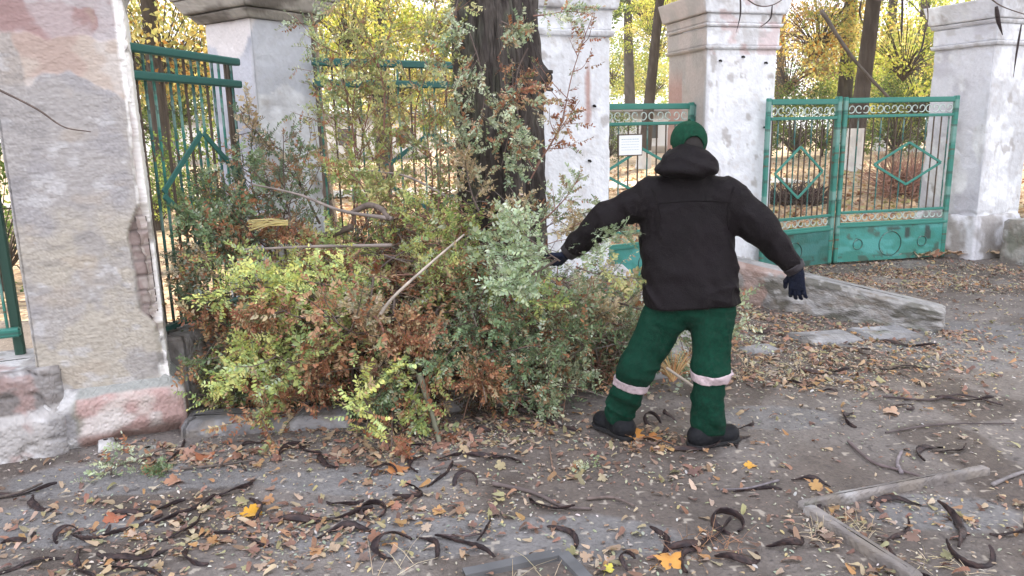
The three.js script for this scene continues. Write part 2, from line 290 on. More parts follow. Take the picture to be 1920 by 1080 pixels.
    c = mix3(c, [0.20, 0.12, 0.10], ss(0.09, 0.04, y + 0.06 * (fbm(x * 8, y * 4, z * 8, 3) - 0.5)) * 0.9);
    c = mix3(c, mix3([0.23, 0.24, 0.22], [0.36, 0.36, 0.35], a), ss(0.275, 0.29, y + 0.03 * (fbm(x * 9, 1, z * 9, 3) - 0.5)));
    if (f === 0) { const wl = ss(0.02, -0.04, s - 0.26 + 0.22 * (fbm(x * 7, y * 7, 33, 4) - 0.5)); c = mix3(c, mix3([0.27, 0.26, 0.265], [0.52, 0.51, 0.51], ss(0.45, 0.6, fbm(x * 6, y * 8, 17, 4))), wl); }
    if (f === 1) c = mix3(c, [0.52, 0.50, 0.49], 0.7 * ss(0.4, 0.55, fbm(z * 5, y * 5, 8, 3)));
    return mul3(c, 0.8 + 0.4 * fine);
  };
  part('plinth', loft({ rows: [[-0.06, 0.39, 0.39], [0.245, 0.385, 0.385], [0.275, 0.37, 0.37], [0.335, 0.307, 0.307], [0.35, 0.26, 0.26]], res: 0.011, r: 0.035, disp: pdisp, col: pcol }), mStone, g);
}
// low wall running off to the left from the near pillar
const NR = V(Math.cos(PIL.near.th), 0, -Math.sin(PIL.near.th)), NF = V(Math.sin(PIL.near.th), 0, Math.cos(PIL.near.th));
{
  const L = 1.5, c = PIL.near.p.clone().addScaledVector(NR, -0.2 - L / 2).addScaledVector(NF, 0.108);
  const dsp = (f, s, x, y, z) => { const st = fbm(x * 3.2, y * 5, z * 3, 4); return 0.05 * (st - 0.5) + 0.009 * (fbm(x * 22, y * 34, z * 22, 3) - 0.5) + (f === 0 ? 0.035 * ss(0.25, 0.2, y + 0.04 * (fbm(x * 5, 2, 3, 3) - 0.5)) - 0.03 * ss(0.485, 0.5, fbm(x * 2.6, y * 4, 13, 3)) * ss(0.515, 0.5, fbm(x * 2.6, y * 4, 13, 3)) : 0); };
  const cl = (f, s, x, y, z) => {
    const fine = noise(x * 120, y * 120, z * 120); let c = mix3([0.27, 0.26, 0.265], [0.40, 0.38, 0.37], ss(0.4, 0.6, fbm(x * 4, y * 6, z * 4, 4)));
    c = mix3(c, [0.58, 0.57, 0.575], 0.8 * ss(0.55, 0.62, fbm(x * 6, y * 8, z * 6 + 4, 4) + 0.12 * ss(0.3, 0.48, y) - 0.05)); c = mix3(c, [0.15, 0.13, 0.12], 0.8 * ss(0.55, 0.62, fbm(x * 4 + 9, y * 9, z * 4, 4)));
    c = mix3(c, [0.34, 0.22, 0.2], 0.6 * ss(0.58, 0.64, fbm(x * 5, y * 5, z * 5 + 40, 4))); return mul3(c, 0.8 + 0.4 * fine);
  };
  const m = solo('low_wall', loft({ rows: [[-0.05, L / 2, 0.28], [0.2, L / 2, 0.275], [0.43, L / 2, 0.27], [0.47, L / 2, 0.25], [0.475, L / 2 - 0.1, 0.001]], res: 0.014, r: 0.06, disp: dsp, col: cl }), mStone, 'cracked grey rendered low wall left of the near pillar, under the railing', 'wall', null, c);
  m.rotation.y = PIL.near.th;
}
// the whitewashed pillars ------------------------------------------------
const bolts = new THREE.MeshStandardMaterial({ color: 0x1b1715, roughness: 0.7, metalness: 0.4 });
function pillar(k, label, o) {
  const g = thing('gate_pillar', label, 'pillar', null, k.p, k.th), h = k.w / 2, sd = o.seed;
  const disp = (f, s, x, y, z) => 0.014 * (fbm(x * 3 + sd, y * 3, z * 3, 4) - 0.5) + 0.005 * (fbm(x * 14 + sd, y * 18, z * 14, 3) - 0.5) - 0.006 * ss(0.6, 0.64, fbm(x * 5 + sd, y * 6, z * 5, 4)) - (o.dam ? o.dam(f, s, y) : 0);
  const col = (f, s, x, y, z) => {
    const fine = noise(x * 70, y * 90, z * 70), left = f === 3 ? 1 : 0;
    let c = mix3([0.76, 0.775, 0.80], [0.66, 0.675, 0.705], 0.6 * ss(0.42, 0.62, fbm(x * 2.2 + sd, y * 1.6, z * 2.2, 4)));
    c = mix3(c, [0.79, 0.81, 0.84], ss(0.5, 0.6, fbm(x * 6 + sd, y * 5, z * 6, 4)));
    c = mix3(c, [0.50, 0.49, 0.50], 0.3 * ss(0.58, 0.7, fbm(x * 22, y * 1.6 + sd, z * 22, 4))); { const sp = fbm(x * 16 + sd, y * 16, z * 16, 4); c = mix3(c, [0.60, 0.58, 0.57], 0.6 * ss(0.6, 0.68, sp)); c = mix3(c, [0.36, 0.33, 0.31], 0.7 * ss(0.66, 0.72, fbm(x * 9, y * 7, z * 9 + sd, 4) + 0.3 * (y < 0.35 ? 0.35 - y : 0))); }
    if (o.grime) c = mix3(c, [0.30, 0.29, 0.30], o.grime * ss(0.45, 0.6, fbm(x * 5, y * 5 + sd, z * 5, 4) + 0.12 * ss(0.9, 0.2, y)));
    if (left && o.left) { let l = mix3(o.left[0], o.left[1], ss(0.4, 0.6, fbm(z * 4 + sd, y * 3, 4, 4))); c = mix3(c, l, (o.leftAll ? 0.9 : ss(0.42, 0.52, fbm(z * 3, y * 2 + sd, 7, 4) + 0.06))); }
    if (o.extra) c = o.extra(c, f, s, x, y, z);
    if (f === 3 && s > 0.97 || f === 0 && s < 0.03) c = mix3(c, [0.5, 0.5, 0.52], 0.5 * ss(0.45, 0.6, fbm(y * 9, sd, 2, 3)));
    return mul3(c, 0.9 + 0.2 * fine);
  };
  part('shaft', loft({ rows: [[-0.05, h + 0.005, h + 0.005], [2.46, h - 0.004, h - 0.004]], res: o.res || 0.02, r: 0.015, disp, col }), mPlaster, g);
  const bands = o.bands, e = 0.003;
  bands.forEach(([y0, y1, a, b]) => part('moulding', loft({ rows: [[y0 + e, h + 0.004, h + 0.004], [y0 + e + 0.002, h + a, h + a], [y1, h + b, h + b], [y1 + 0.001, h - 0.02, h - 0.02]], res: 0.022, r: 0.012, disp: (f, s, x, y, z) => 0.012 * (fbm(x * 7 + sd, y * 9, z * 7, 4) - 0.5), col: o.bandCol || ((f, s, x, y, z) => { let c = col(f, s, x, y, z); return mix3(c, [0.38, 0.36, 0.35], 0.5 * ss(0.56, 0.66, fbm(x * 6, y * 14, z * 6 + sd, 4))); }) }), mPlaster, g));
  for (const [s, y, f] of o.bolts || []) { const m = new MB(); m.tube([V(0, 0, -0.02), V(0, 0, 0.025), V(0.004, -0.012, 0.034)], 0.011, 7); const q = part('iron_hook', m.geo(), bolts, g); q.position.set(f ? -h : (s - 0.5) * k.w, y, f ? (s - 0.5) * k.w : h); if (f) q.rotation.y = -Math.PI / 2; }
  return g;
}
const stoneBand = (sd) => (f, s, x, y, z) => mul3(mix3([0.42, 0.39, 0.35], [0.17, 0.15, 0.13], ss(0.42, 0.6, fbm(x * 4 + sd, y * 14, z * 4, 4))), 0.8 + 0.4 * noise(x * 50, y * 60, z * 50));
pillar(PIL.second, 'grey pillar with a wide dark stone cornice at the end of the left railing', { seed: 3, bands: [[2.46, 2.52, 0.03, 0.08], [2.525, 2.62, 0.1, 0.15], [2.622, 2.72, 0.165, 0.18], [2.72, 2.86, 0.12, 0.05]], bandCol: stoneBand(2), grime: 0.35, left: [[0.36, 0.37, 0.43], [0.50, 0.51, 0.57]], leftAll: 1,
  extra: (c, f, s, x, y, z) => { const l = (f === 3 || f === 0) ? ss(0, 0.03, y - 2.15 + 0.2 * (fbm(x * 6, y * 5, z * 6, 4) - 0.5) - (f === 3 ? 0.3 * Math.abs(s - 0.5) : 0.2 + s)) : 0; return mix3(mix3(c, [0.50, 0.52, 0.57], f === 0 && y > 1.75 + 0.3 * fbm(x * 4, y * 3, 4, 3) ? 0.75 : 0), [0.70, 0.66, 0.66], l); } });
pillar(PIL.behind, 'whitewashed pillar partly hidden by the big tree trunk', { seed: 11, bands: [[2.46, 2.52, 0.02, 0.035], [2.523, 2.7, 0.012, 0.012], [2.7, 2.9, 0.05, 0.09]], bolts: [[0.72, 1.33, 0], [0.78, 1.84, 0]], left: [[0.45, 0.44, 0.46], [0.6, 0.58, 0.6]],
  extra: (c, f, s, x, y) => f === 0 ? mix3(c, [0.42, 0.25, 0.21], 0.85 * ss(0.02, 0.05, 0.06 - Math.abs(s - 0.72) + 0.1 * (fbm(x * 9, y * 5, 3, 4) - 0.5)) * ss(1.6, 1.7, y) * (1 - ss(2.15, 2.3, y))) : c });
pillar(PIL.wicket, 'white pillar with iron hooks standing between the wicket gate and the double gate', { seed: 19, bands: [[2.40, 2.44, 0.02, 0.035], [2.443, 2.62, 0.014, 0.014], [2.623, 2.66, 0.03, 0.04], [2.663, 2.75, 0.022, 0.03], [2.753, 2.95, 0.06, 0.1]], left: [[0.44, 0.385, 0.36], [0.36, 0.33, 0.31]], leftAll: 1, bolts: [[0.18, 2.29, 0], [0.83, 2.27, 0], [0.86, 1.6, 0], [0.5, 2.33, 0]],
  extra: (c, f, s, x, y, z) => f === 3 ? mix3(c, [0.44, 0.22, 0.18], 0.6 * ss(0, 0.05, 0.4 - s + 0.3 * (fbm(z * 6, y * 2, 4, 4) - 0.5)) * (1 - ss(2.0, 2.3, y))) : (f === 0 && y > 2.36 ? mix3(c, [0.55, 0.35, 0.33], 0.5 * ss(0.55, 0.65, fbm(x * 8, y * 8, 41, 3))) : c) });
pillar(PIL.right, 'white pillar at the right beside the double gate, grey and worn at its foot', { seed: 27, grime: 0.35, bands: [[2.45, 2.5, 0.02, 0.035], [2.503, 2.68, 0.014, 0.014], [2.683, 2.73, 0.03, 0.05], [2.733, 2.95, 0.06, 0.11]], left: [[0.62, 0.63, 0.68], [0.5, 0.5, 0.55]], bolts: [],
  dam: (f, s, y) => f === 0 || f === 3 ? 0.016 * ss(0.03, 0, Math.abs(y - 0.52 - 0.03 * Math.sin(s * 9))) : 0 });
{ // old footing of the right pillar, standing proud of it
  const k = PIL.right, m = solo('pillar_footing', loft({ rows: [[-0.04, 0.44, 0.44], [0.42, 0.425, 0.425], [0.5, 0.4, 0.4], [0.52, 0.37, 0.37]], res: 0.02, r: 0.04, disp: (f, s, x, y, z) => 0.03 * (fbm(x * 4, y * 4, z * 4, 4) - 0.5), col: (f, s, x, y, z) => mul3(mix3([0.66, 0.66, 0.70], [0.34, 0.32, 0.31], ss(0.42, 0.6, fbm(x * 5, y * 4, z * 5, 4) + 0.12 * ss(0.3, 0, y))), 0.85 + 0.3 * noise(x * 60, y * 60, z * 60)) }), mPlaster, 'worn rendered footing round the bottom of the right white pillar', 'footing', null, k.p); m.rotation.y = k.th;
}
// rough stone blocks, kerbs, wing walls --------------------------------------
const stoneCol = (sd, a = [0.42, 0.41, 0.41], b = [0.24, 0.22, 0.21], w = 0.3) => (f, s, x, y, z) => { let c = mix3(a, b, ss(0.4, 0.62, fbm(x * 5 + sd, y * 6, z * 5, 4))); c = mix3(c, [0.46, 0.46, 0.47], w * 2 * ss(0.55, 0.66, fbm(x * 7, y * 7 + sd, z * 7, 4))); c = mix3(c, [0.14, 0.15, 0.11], 0.7 * ss(0.58, 0.66, fbm(x * 4, y * 4, z * 4 + sd, 4))); c = mix3(c, [0.20, 0.17, 0.14], 0.6 * ss(0.55, 0.63, fbm(x * 9 + sd, y * 9, z * 9 + 30, 4))); return mul3(c, 0.8 + 0.4 * noise(x * 38, y * 38, z * 38)); };
const stoneDisp = (sd, k = 0.03) => (f, s, x, y, z) => k * (fbm(x * 4 + sd, y * 5, z * 4, 4) - 0.5) + 0.35 * k * (fbm(x * 13, y * 13, z * 13 + sd, 3) - 0.5);
function beam(name, A, B, h0, h1, wid, o) { // a stone or kerb lying from A to B
  const d = B.clone().sub(A), L = Math.hypot(d.x, d.z), hw = L / 2, y1 = Math.max(h0, h1);
  const g = loft({ rows: [[-0.06, hw, wid / 2], [y1 - (o.bev || 0.03), hw, wid / 2 - 0.004], [y1, hw - 0.02, wid / 2 - (o.bev || 0.03)], [y1 + 0.002, hw - 0.05, 0.0005]], res: o.res || 0.025, r: o.r || 0.03, disp: stoneDisp(o.seed, o.rough || 0.03), col: o.col || stoneCol(o.seed), post: (v) => { if (v.y > 0) v.y *= lerp(h0, h1, clamp((v.x / hw + 1) / 2, 0, 1)) / y1; } });
  const m = (o.kind ? struct(name, g, mStone) : solo(name, g, mStone, o.label, o.cat, o.group)); m.position.set((A.x + B.x) / 2, o.y || 0, (A.z + B.z) / 2); m.rotation.y = Math.atan2(-d.z, d.x); return m;
}
beam('wing_wall', V(1.72, 0, -7.0), V(3.47, 0, -5.8), 0.5, 0.17, 0.3, { seed: 5, res: 0.016, rough: 0.05, bev: 0.05, r: 0.05, label: 'sloping grey concrete wing wall right of the man, running down from the white pillar', cat: 'wall', col: (f, s, x, y, z) => { let c = stoneCol(5, [0.27, 0.26, 0.25], [0.15, 0.137, 0.12], 0.22)(f, s, x, y, z); c = mix3(c, [0.07, 0.065, 0.05], 0.75 * ss(0.52, 0.6, fbm(x * 3.4, y * 3.4 + 9, z * 3, 4))); c = mix3(c, [0.40, 0.39, 0.38], 0.5 * ss(0.6, 0.64, fbm(x * 15, y * 15, z * 15 + 3, 4))); c = mul3(c, 0.75 + 0.5 * noise(x * 22, y * 22, z * 22)); return y > 0.27 + 0.05 * fbm(x * 3, 1, 2, 3) && f !== 9 && Math.abs(z) < 0.12 && y > 0.5 ? mix3(c, [0.34, 0.34, 0.35], 0.5) : mix3(c, [0.38, 0.25, 0.21], f === 0 && s < 0.5 ? 0.6 * ss(0.46, 0.56, fbm(x * 5, y * 6, 9, 4)) : 0); } });
beam('wing_wall', V(0.98, 0, -7.15), V(1.2, 0, -5.05), 0.34, 0.26, 0.24, { seed: 8, label: 'low pale concrete wing wall left of the man, ending behind his legs', cat: 'wall', col: stoneCol(8, [0.52, 0.51, 0.5], [0.32, 0.3, 0.28], 0.4) });
beam('stone_block', V(5.75, 0, -8.4), V(6.9, 0, -8.75), 0.5, 0.5, 0.4, { seed: 12, label: 'rough grey stone block right of the right white pillar', cat: 'stone block', rough: 0.06, col: stoneCol(12, [0.36, 0.35, 0.32], [0.2, 0.18, 0.16]) });
beam('kerb', onG(352, 806), onG(660, 786), 0.085, 0.06, 0.24, { seed: 14, kind: 1, rough: 0.04, res: 0.018, col: stoneCol(14, [0.27, 0.265, 0.275], [0.17, 0.165, 0.17], 0.25) });
beam('kerb', onG(815, 762), onG(985, 742), 0.09, 0.08, 0.2, { seed: 15, kind: 1, rough: 0.04, col: stoneCol(15, [0.22, 0.21, 0.21], [0.14, 0.13, 0.13], 0.15) });
for (const [a, b, w, sd, lb] of [[[1490, 640], [1600, 632], 0.3, 31, 'flat pale slab in the leaves before the wing wall, left of two'], [[1605, 628], [1712, 622], 0.34, 32, 'flat pale slab in the leaves by the end of the wing wall, right of two'], [[1392, 662], [1455, 655], 0.2, 33, 'small flat grey slab in the leaves behind the man\'s right leg'], [[1165, 705], [1248, 697], 0.26, 34, 'grey stone slab lying between the man\'s legs']])
  beam('stone_slab', onG(...a), onG(...b), 0.022, 0.018, w, { seed: sd, rough: 0.035, bev: 0.015, res: 0.02, label: lb, cat: 'slab', col: stoneCol(sd, [0.27, 0.265, 0.27], [0.18, 0.172, 0.168], 0.25), y: gh(onG(...a).x, onG(...a).z) });
const stripCol = stoneCol(21, [0.24, 0.215, 0.20], [0.17, 0.15, 0.14], 0.2);
beam('kerb_strip', onG(1512, 962), onG(1720, 1098), 0.045, 0.045, 0.06, { seed: 21, kind: 1, rough: 0.012, bev: 0.008, r: 0.008, res: 0.014, col: stripCol });
beam('kerb_strip', onG(1500, 956), onG(1850, 886), 0.04, 0.036, 0.05, { seed: 22, kind: 1, rough: 0.012, bev: 0.008, r: 0.008, res: 0.014, col: stripCol });
{ // corner of a sunken frame at the bottom edge
  const c = onG(1052, 1042), e1 = onG(870, 1080), e2 = onG(1105, 1095), m = new MB(), dr = (a, b) => { const d = b.clone().sub(a).normalize(), n = V(-d.z, 0, d.x).multiplyScalar(0.024), t = 0.013; for (let i = 0; i < 8; i++) { const p = a.clone().lerp(b, i / 8), q = a.clone().lerp(b, (i + 1) / 8), k = (v, s, y) => m.v(v.x + n.x * s, 0.004 + y + 0.004 * noise(v.x * 40, v.z * 40), v.z + n.z * s, mul3([0.11, 0.11, 0.115], 0.7 + 0.5 * noise(v.x * 30, v.z * 30, 3))); const A = k(p, -1, t), B = k(q, -1, t), C = k(q, 1, t), D2 = k(p, 1, t), E = k(p, -1, -0.03), F = k(q, -1, -0.03), G = k(q, 1, -0.03), H2 = k(p, 1, -0.03); m.t(A, B, C); m.t(A, C, D2); m.t(A, E, F); m.t(A, F, B); m.t(D2, C, G); m.t(D2, G, H2); } };
  dr(e1, c); dr(c.clone().add(V(0.006, 0.003, 0.006)), e2);
  solo('pavement_frame', m.geo(false), mStone, 'grey concrete corner of a sunken frame at the bottom edge of the photo', 'frame');
}


// ---------------------------------------------------------------- green railings and gates
const paintBump = smoothBump;
const wornPaint = (base, amt) => noiseTex(512, (() => { const f = tile((u, v) => fbm(u * 18, v * 18, 5, 5)), g = tile((u, v) => fbm(u * 5, v * 7, 9, 4)); return (u, v) => { const a = f(u, v), b = g(u, v); let c = mul3(base, 0.75 + 0.5 * b); c = mix3(c, mix3(base, [0.35, 0.45, 0.42], 0.35), ss(0.56, 0.66, b)); c = mix3(c, [0.11, 0.055, 0.03], amt * ss(0.66, 0.70, a)); c = mix3(c, [0.03, 0.035, 0.03], amt * 0.7 * ss(0.34, 0.28, a)); return c.map(toS); }; })(), true);
const mGreen = new THREE.MeshStandardMaterial({ map: wornPaint([0.03, 0.205, 0.16], 0.8), roughness: 0.5, bumpMap: paintBump, bumpScale: 0.0015 });
const mGreenOld = new THREE.MeshStandardMaterial({ map: wornPaint([0.026, 0.128, 0.11], 1), roughness: 0.6, bumpMap: paintBump, bumpScale: 0.002 });
const mGreenDark = new THREE.MeshStandardMaterial({ color: new THREE.Color().setRGB(0.022, 0.07, 0.05), roughness: 0.7 });
const mRust = new THREE.MeshStandardMaterial({ color: new THREE.Color().setRGB(0.085, 0.062, 0.045), roughness: 0.8 });
const mScroll = new THREE.MeshStandardMaterial({ color: new THREE.Color().setRGB(0.48, 0.58, 0.54), roughness: 0.6 });
const mPlate = new THREE.MeshStandardMaterial({ vertexColors: true, roughness: 0.42, bumpMap: paintBump, bumpScale: 0.003 });
const barGeos = {};
const bar = (sx, sy, sz) => barGeos[[sx, sy, sz]] ||= new MB().box(0, 0, 0, sx, sy, sz, null, null, Math.min(sx, sy, sz) * 0.18).geo(false);
const put = (name, geo, mat, par, x, y, z, rz = 0) => { const m = part(name, geo, mat, par); m.position.set(x, y, z); m.rotation.z = rz; return m; };
const scrollGeo = (() => { const m = new MB(); m.tube(arc((t) => { const a = -2.2 + t * 5.6, r = 0.047 * (1 - 0.42 * t); return V(Math.cos(a) * r, Math.sin(a) * r, 0); }, 14), 0.006, 5); return m.geo(); })();
const ringGeo = (r) => { const m = new MB(), N = 28; m.tube(arc((t) => V(Math.cos(t * 6.2832) * r, Math.sin(t * 6.2832) * r, 0), N), 0.006, 6, null, false); return m.geo(); };
function seg(par, name, mat, x0, y0, x1, y1, wd, th, z) { const L = Math.hypot(x1 - x0, y1 - y0); return put(name, bar(+L.toFixed(3), wd, th), mat, par, (x0 + x1) / 2, (y0 + y1) / 2, z, Math.atan2(y1 - y0, x1 - x0)); }
function gateLeaf(name, label, A, B, o) {
  const d = B.clone().sub(A), L = Math.hypot(d.x, d.z), g = thing(name, label, 'gate', null, A.clone().setY(0), Math.atan2(-d.z, d.x)), H = o.h, b0 = o.b0, ph = o.ph;
  put('stile', bar(0.05, H - b0 + 0.02, 0.045), mGreen, g, 0.025, (H + b0) / 2, 0); put('stile', bar(0.06, H - b0 + 0.02, 0.05), mGreen, g, L - 0.03, (H + b0) / 2, 0);
  const rails = [[H - 0.03, 0.06], [H - 0.205, 0.035], [b0 + ph + 0.16, 0.03], [b0 + ph + 0.02, 0.045]];
  for (const [y, t] of rails) put('rail', bar(+(L - 0.112).toFixed(3), t, 0.04), mGreen, g, 0.05 + (L - 0.112) / 2, y, 0.002);
  const n = o.bars, y0 = b0 + ph + 0.175, y1 = H - 0.223;
  for (let i = 0; i < n; i++) put('bar', bar(0.014, +(y1 - y0).toFixed(3), 0.014), i % 3 === 1 ? mGreenOld : mRust, g, 0.05 + (L - 0.11) * (i + 0.5) / n, (y0 + y1) / 2, 0);
  for (const yy of [H - 0.124, b0 + ph + 0.094]) { const k = o.scrolls; for (let i = 0; i < k; i++) { const m = put('scroll', scrollGeo, mScroll, g, 0.06 + (L - 0.13) * (i + 0.5) / k, yy, 0); if (i % 2) m.rotation.y = Math.PI; if (yy < 1) m.rotation.x = Math.PI; } }
  const [cx, cy, hw, hh] = o.dia, z = 0.02;
  for (const [sx, sy] of [[-1, 1], [1, 1], [1, -1], [-1, -1]]) seg(g, 'diamond_bar', mGreen, cx + sx * hw, cy, cx, cy + sy * hh, 0.028, 0.012, z + (sx * sy > 0 ? 0.004 : 0));
  const plate = new MB(), px = L - 0.03, nx = 70, ny = 22; // kick plate
  for (let j = 0; j <= ny; j++) for (let i = 0; i <= nx; i++) { const x = 0.015 + px * i / nx, y = b0 + ph * j / ny, e = 0.006 * (fbm(x * 4 + o.seed, y * 4, 2, 3) - 0.5); plate.v(x, y, 0.012 + e, o.paint(x, y), x, y); }
  for (let j = 0; j < ny; j++) for (let i = 0; i < nx; i++) { const a = j * (nx + 1) + i; plate.t(a, a + 1, a + nx + 1); plate.t(a + 1, a + nx + 2, a + nx + 1); }
  const bk = plate.n; [[0, b0, -0.012], [L, b0, -0.012], [L, b0 + ph, -0.012], [0, b0 + ph, -0.012]].forEach((e) => plate.v(...e, o.paint(0, 9), 0, 0)); plate.t(bk, bk + 2, bk + 1); plate.t(bk, bk + 3, bk + 2);
  const [q0, q1, q2, q3] = [0, nx, (nx + 1) * (ny + 1) - 1, (nx + 1) * ny]; for (const [a, b, c, dd] of [[q0, q1, bk + 1, bk], [q1, q2, bk + 2, bk + 1], [q2, q3, bk + 3, bk + 2], [q3, q0, bk, bk + 3]]) { plate.t(a, c, b); plate.t(a, dd, c); }
  const pl = part('kick_plate', plate.geo(), mPlate, g);
  for (const [x, y, r] of o.rings) { const m = part('ring', ringGeo(r), mGreenOld, pl); m.position.set(x, y, 0.016); }
  const e = put('plate_edge', bar(+(L - 0.02).toFixed(3), 0.03, 0.05), mGreen, g, L / 2, b0 + ph + 0.0, 0.005); void e;
  return g;
}
const GA = V(2.74, 0, -8.12), GM = P(1556, 497), GB = P(1768, 484);
const basePaint = (s) => (x, y) => { let c = mix3([0.045, 0.255, 0.22], [0.035, 0.20, 0.16], ss(0.4, 0.6, fbm(x * 5 + s, y * 7, 3, 4))); c = mix3(c, [0.09, 0.34, 0.32], 0.6 * ss(0.56, 0.64, fbm(x * 4, y * 12 + s, 8, 3))); c = mix3(c, [0.05, 0.06, 0.04], 0.7 * ss(0.68, 0.75, fbm(x * 11 + s, y * 9, 5, 4) + 0.14 * (y < 0.1 ? 1 : 0))); return c; };
const leafL = GM.distanceTo(GB);
gateLeaf('gate_leaf', 'right leaf of the green double gate, with black paint stains on its bottom plate', GM.clone().add(V(0.035, 0, -0.008)), GB, { h: 1.9, b0: 0.03, ph: 0.42, bars: 14, scrolls: 15, dia: [leafL * 0.57, 1.15, 0.44, 0.24], seed: 2, rings: [[0.3, 0.23, 0.06], [leafL * 0.48, 0.22, 0.145], [leafL * 0.76, 0.23, 0.06]],
  paint: (x, y) => { let c = basePaint(2)(x, y); const n = fbm(x * 16, y * 10, 4, 3) - 0.5; const run = (x0, x1, y0, y1) => ss(0, 0.02, Math.min(x - x0, x1 - x, y - y0, y1 - y) + 0.05 * n); const k = Math.max(run(leafL * 0.45, leafL * 0.66, 0.375, 0.42), run(leafL * 0.59, leafL * 0.66, 0.26, 0.42), run(leafL * 0.77, leafL * 0.84, 0.25, 0.43)); return y > 5 ? c : mix3(c, [0.03, 0.045, 0.04], 0.92 * k); } });
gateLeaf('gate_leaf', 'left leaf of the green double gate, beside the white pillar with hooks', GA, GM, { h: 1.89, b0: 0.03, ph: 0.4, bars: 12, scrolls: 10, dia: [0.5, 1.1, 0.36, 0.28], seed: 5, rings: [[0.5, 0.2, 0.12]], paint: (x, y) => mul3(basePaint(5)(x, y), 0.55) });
const WA = V(0.92, 0, -7.72), WB = V(2.0, 0, -8.28);
const wk = gateLeaf('wicket_gate', 'narrow green wicket gate behind the man, with a paper notice tied on', WA, WB, { h: 1.87, b0: 0.02, ph: 0.36, bars: 9, scrolls: 10, dia: [0.52, 1.17, 0.5, 0.24], seed: 9, rings: [[0.62, 0.18, 0.12]], paint: basePaint(9) });
void wk;
{ // gate post tops where the leaves meet
  const g = solo('gate_post', bar(0.07, 1.92, 0.07), mGreen, 'green steel post where the two leaves of the double gate meet', 'post'); g.position.set(GM.x + 0.005, 0.96, GM.z - 0.075); g.rotation.y = 0.28;
  const p2 = solo('gate_post', bar(0.05, 1.86, 0.05), mGreenOld, 'green steel post at the right side of the wicket gate', 'post'); p2.position.set(WB.x + 0.03, 0.93, WB.z + 0.02); p2.rotation.y = 0.45;
}
{ // paper notice on the wicket
  const N = thing('notice', 'white paper notice with a few faint lines, fixed to the bars of the wicket gate', 'notice', null, D(1181, 272, 7.86), Math.atan2(0.56, 1.08));
  const cv = document.createElement('canvas'); cv.width = 256; cv.height = 192; const c = cv.getContext('2d'); c.fillStyle = '#e9ecec'; c.fillRect(0, 0, 256, 192); const r = rng(4); c.fillStyle = '#9fb3bd'; for (let i = 0; i < 5; i++) for (let x = 28; x < 225;) { const w = 6 + r() * 16; if (x + w > 228) break; c.fillRect(x, 36 + i * 26, w, i ? 4 : 7); x += w + 6; }
  const t = new THREE.CanvasTexture(cv); t.colorSpace = THREE.SRGBColorSpace;
  const pg = new THREE.PlaneGeometry(0.28, 0.2, 8, 6); const q = pg.attributes.position; for (let i = 0; i < q.count; i++) q.setZ(i, 0.006 * Math.sin(q.getX(i) * 14) + 0.012); pg.computeVertexNormals();
  part('paper', pg, new THREE.MeshStandardMaterial({ map: t, roughness: 0.9 }), N);
  const m = new MB(); for (const [x, y, sx, sy] of [[0, 0.106, 0.31, 0.012], [0, -0.106, 0.31, 0.012], [-0.149, 0, 0.012, 0.2], [0.149, 0, 0.012, 0.2]]) m.box(x, y, 0, sx, sy, 0.016); part('frame', m.geo(false), mRust, N);
}
// railings along the curve on the left
function railing(label, A, B, o) {
  const d = B.clone().sub(A), L = Math.hypot(d.x, d.z), g = thing('iron_railing', label, 'railing', null, A.clone().setY(0), Math.atan2(-d.z, d.x)), H = o.h, y0 = o.b0 || 0.45;
  for (const [y, t] of o.rails) put('rail', bar(+L.toFixed(3), t, 0.05), o.mat, g, L / 2, y, 0);
  const n = Math.round(L / o.gap); for (let i = 0; i < n; i++) put('bar', bar(0.013, +(H - 0.04 - y0).toFixed(3), 0.016), i % 3 === 1 ? mRust : i % 3 ? mGreenOld : mGreen, g, L * (i + 0.5) / n, (H - 0.04 + y0) / 2, -0.034);
  for (const [x0, ya, x1, yb] of o.dia || []) seg(g, 'diamond_bar', o.mat, x0, ya, x1, yb, 0.036, 0.012, 0.04 + 0.012 * (x0 > x1 ? 1 : 0));
  for (const x of o.posts || []) put('post', bar(0.05, H, 0.05), o.pmat || mGreenOld, g, x, H / 2, -0.07);
  return g;
}
const RA = D(232, 90, 4.35), RB = D(445, 110, 5.45); // left railing
const RL = Math.hypot(RB.x - RA.x, RB.z - RA.z), xr = (f) => f * RL;
railing('dark green iron railing between the near pillar and the grey pillar, half buried in branches', RA, RB, { h: 2.16, gap: 0.075, mat: mGreenOld, rails: [[2.14, 0.05], [1.99, 0.05], [0.5, 0.03]], dia: [[xr(0.12), 1.32, xr(0.5), 1.66], [xr(0.52), 1.66, xr(0.9), 1.32], [xr(0.12), 1.3, xr(0.5), 0.96], [xr(0.52), 0.96, xr(0.9), 1.3], [xr(0.22), 0.84, xr(0.55), 1.12]], posts: [xr(0.985)], pmat: mRust });
railing('green iron railing behind the leaning branches, left of the big tree trunk', V(-1.5, 0, -5.98), V(0.1, 0, -6.95), { h: 2.2, gap: 0.11, mat: mGreenOld, rails: [[2.18, 0.06], [2.02, 0.06], [0.5, 0.05]], dia: [[0.45, 1.3, 0.95, 1.62], [0.97, 1.62, 1.45, 1.3], [0.45, 1.28, 0.95, 0.96], [0.97, 0.96, 1.45, 1.28]], posts: [] });
{
  const B = PIL.near.p.clone().addScaledVector(NR, -0.4).addScaledVector(NF, 0.05), A = B.clone().addScaledVector(NR, -1.3);
  railing('dark railing with a green bottom rail at the left edge, beside the near pillar', A, B, { h: 2.2, b0: 0.62, gap: 0.13, mat: mGreen, rails: [[2.18, 0.06], [0.615, 0.05]], posts: [1.27], pmat: mGreenDark });
}
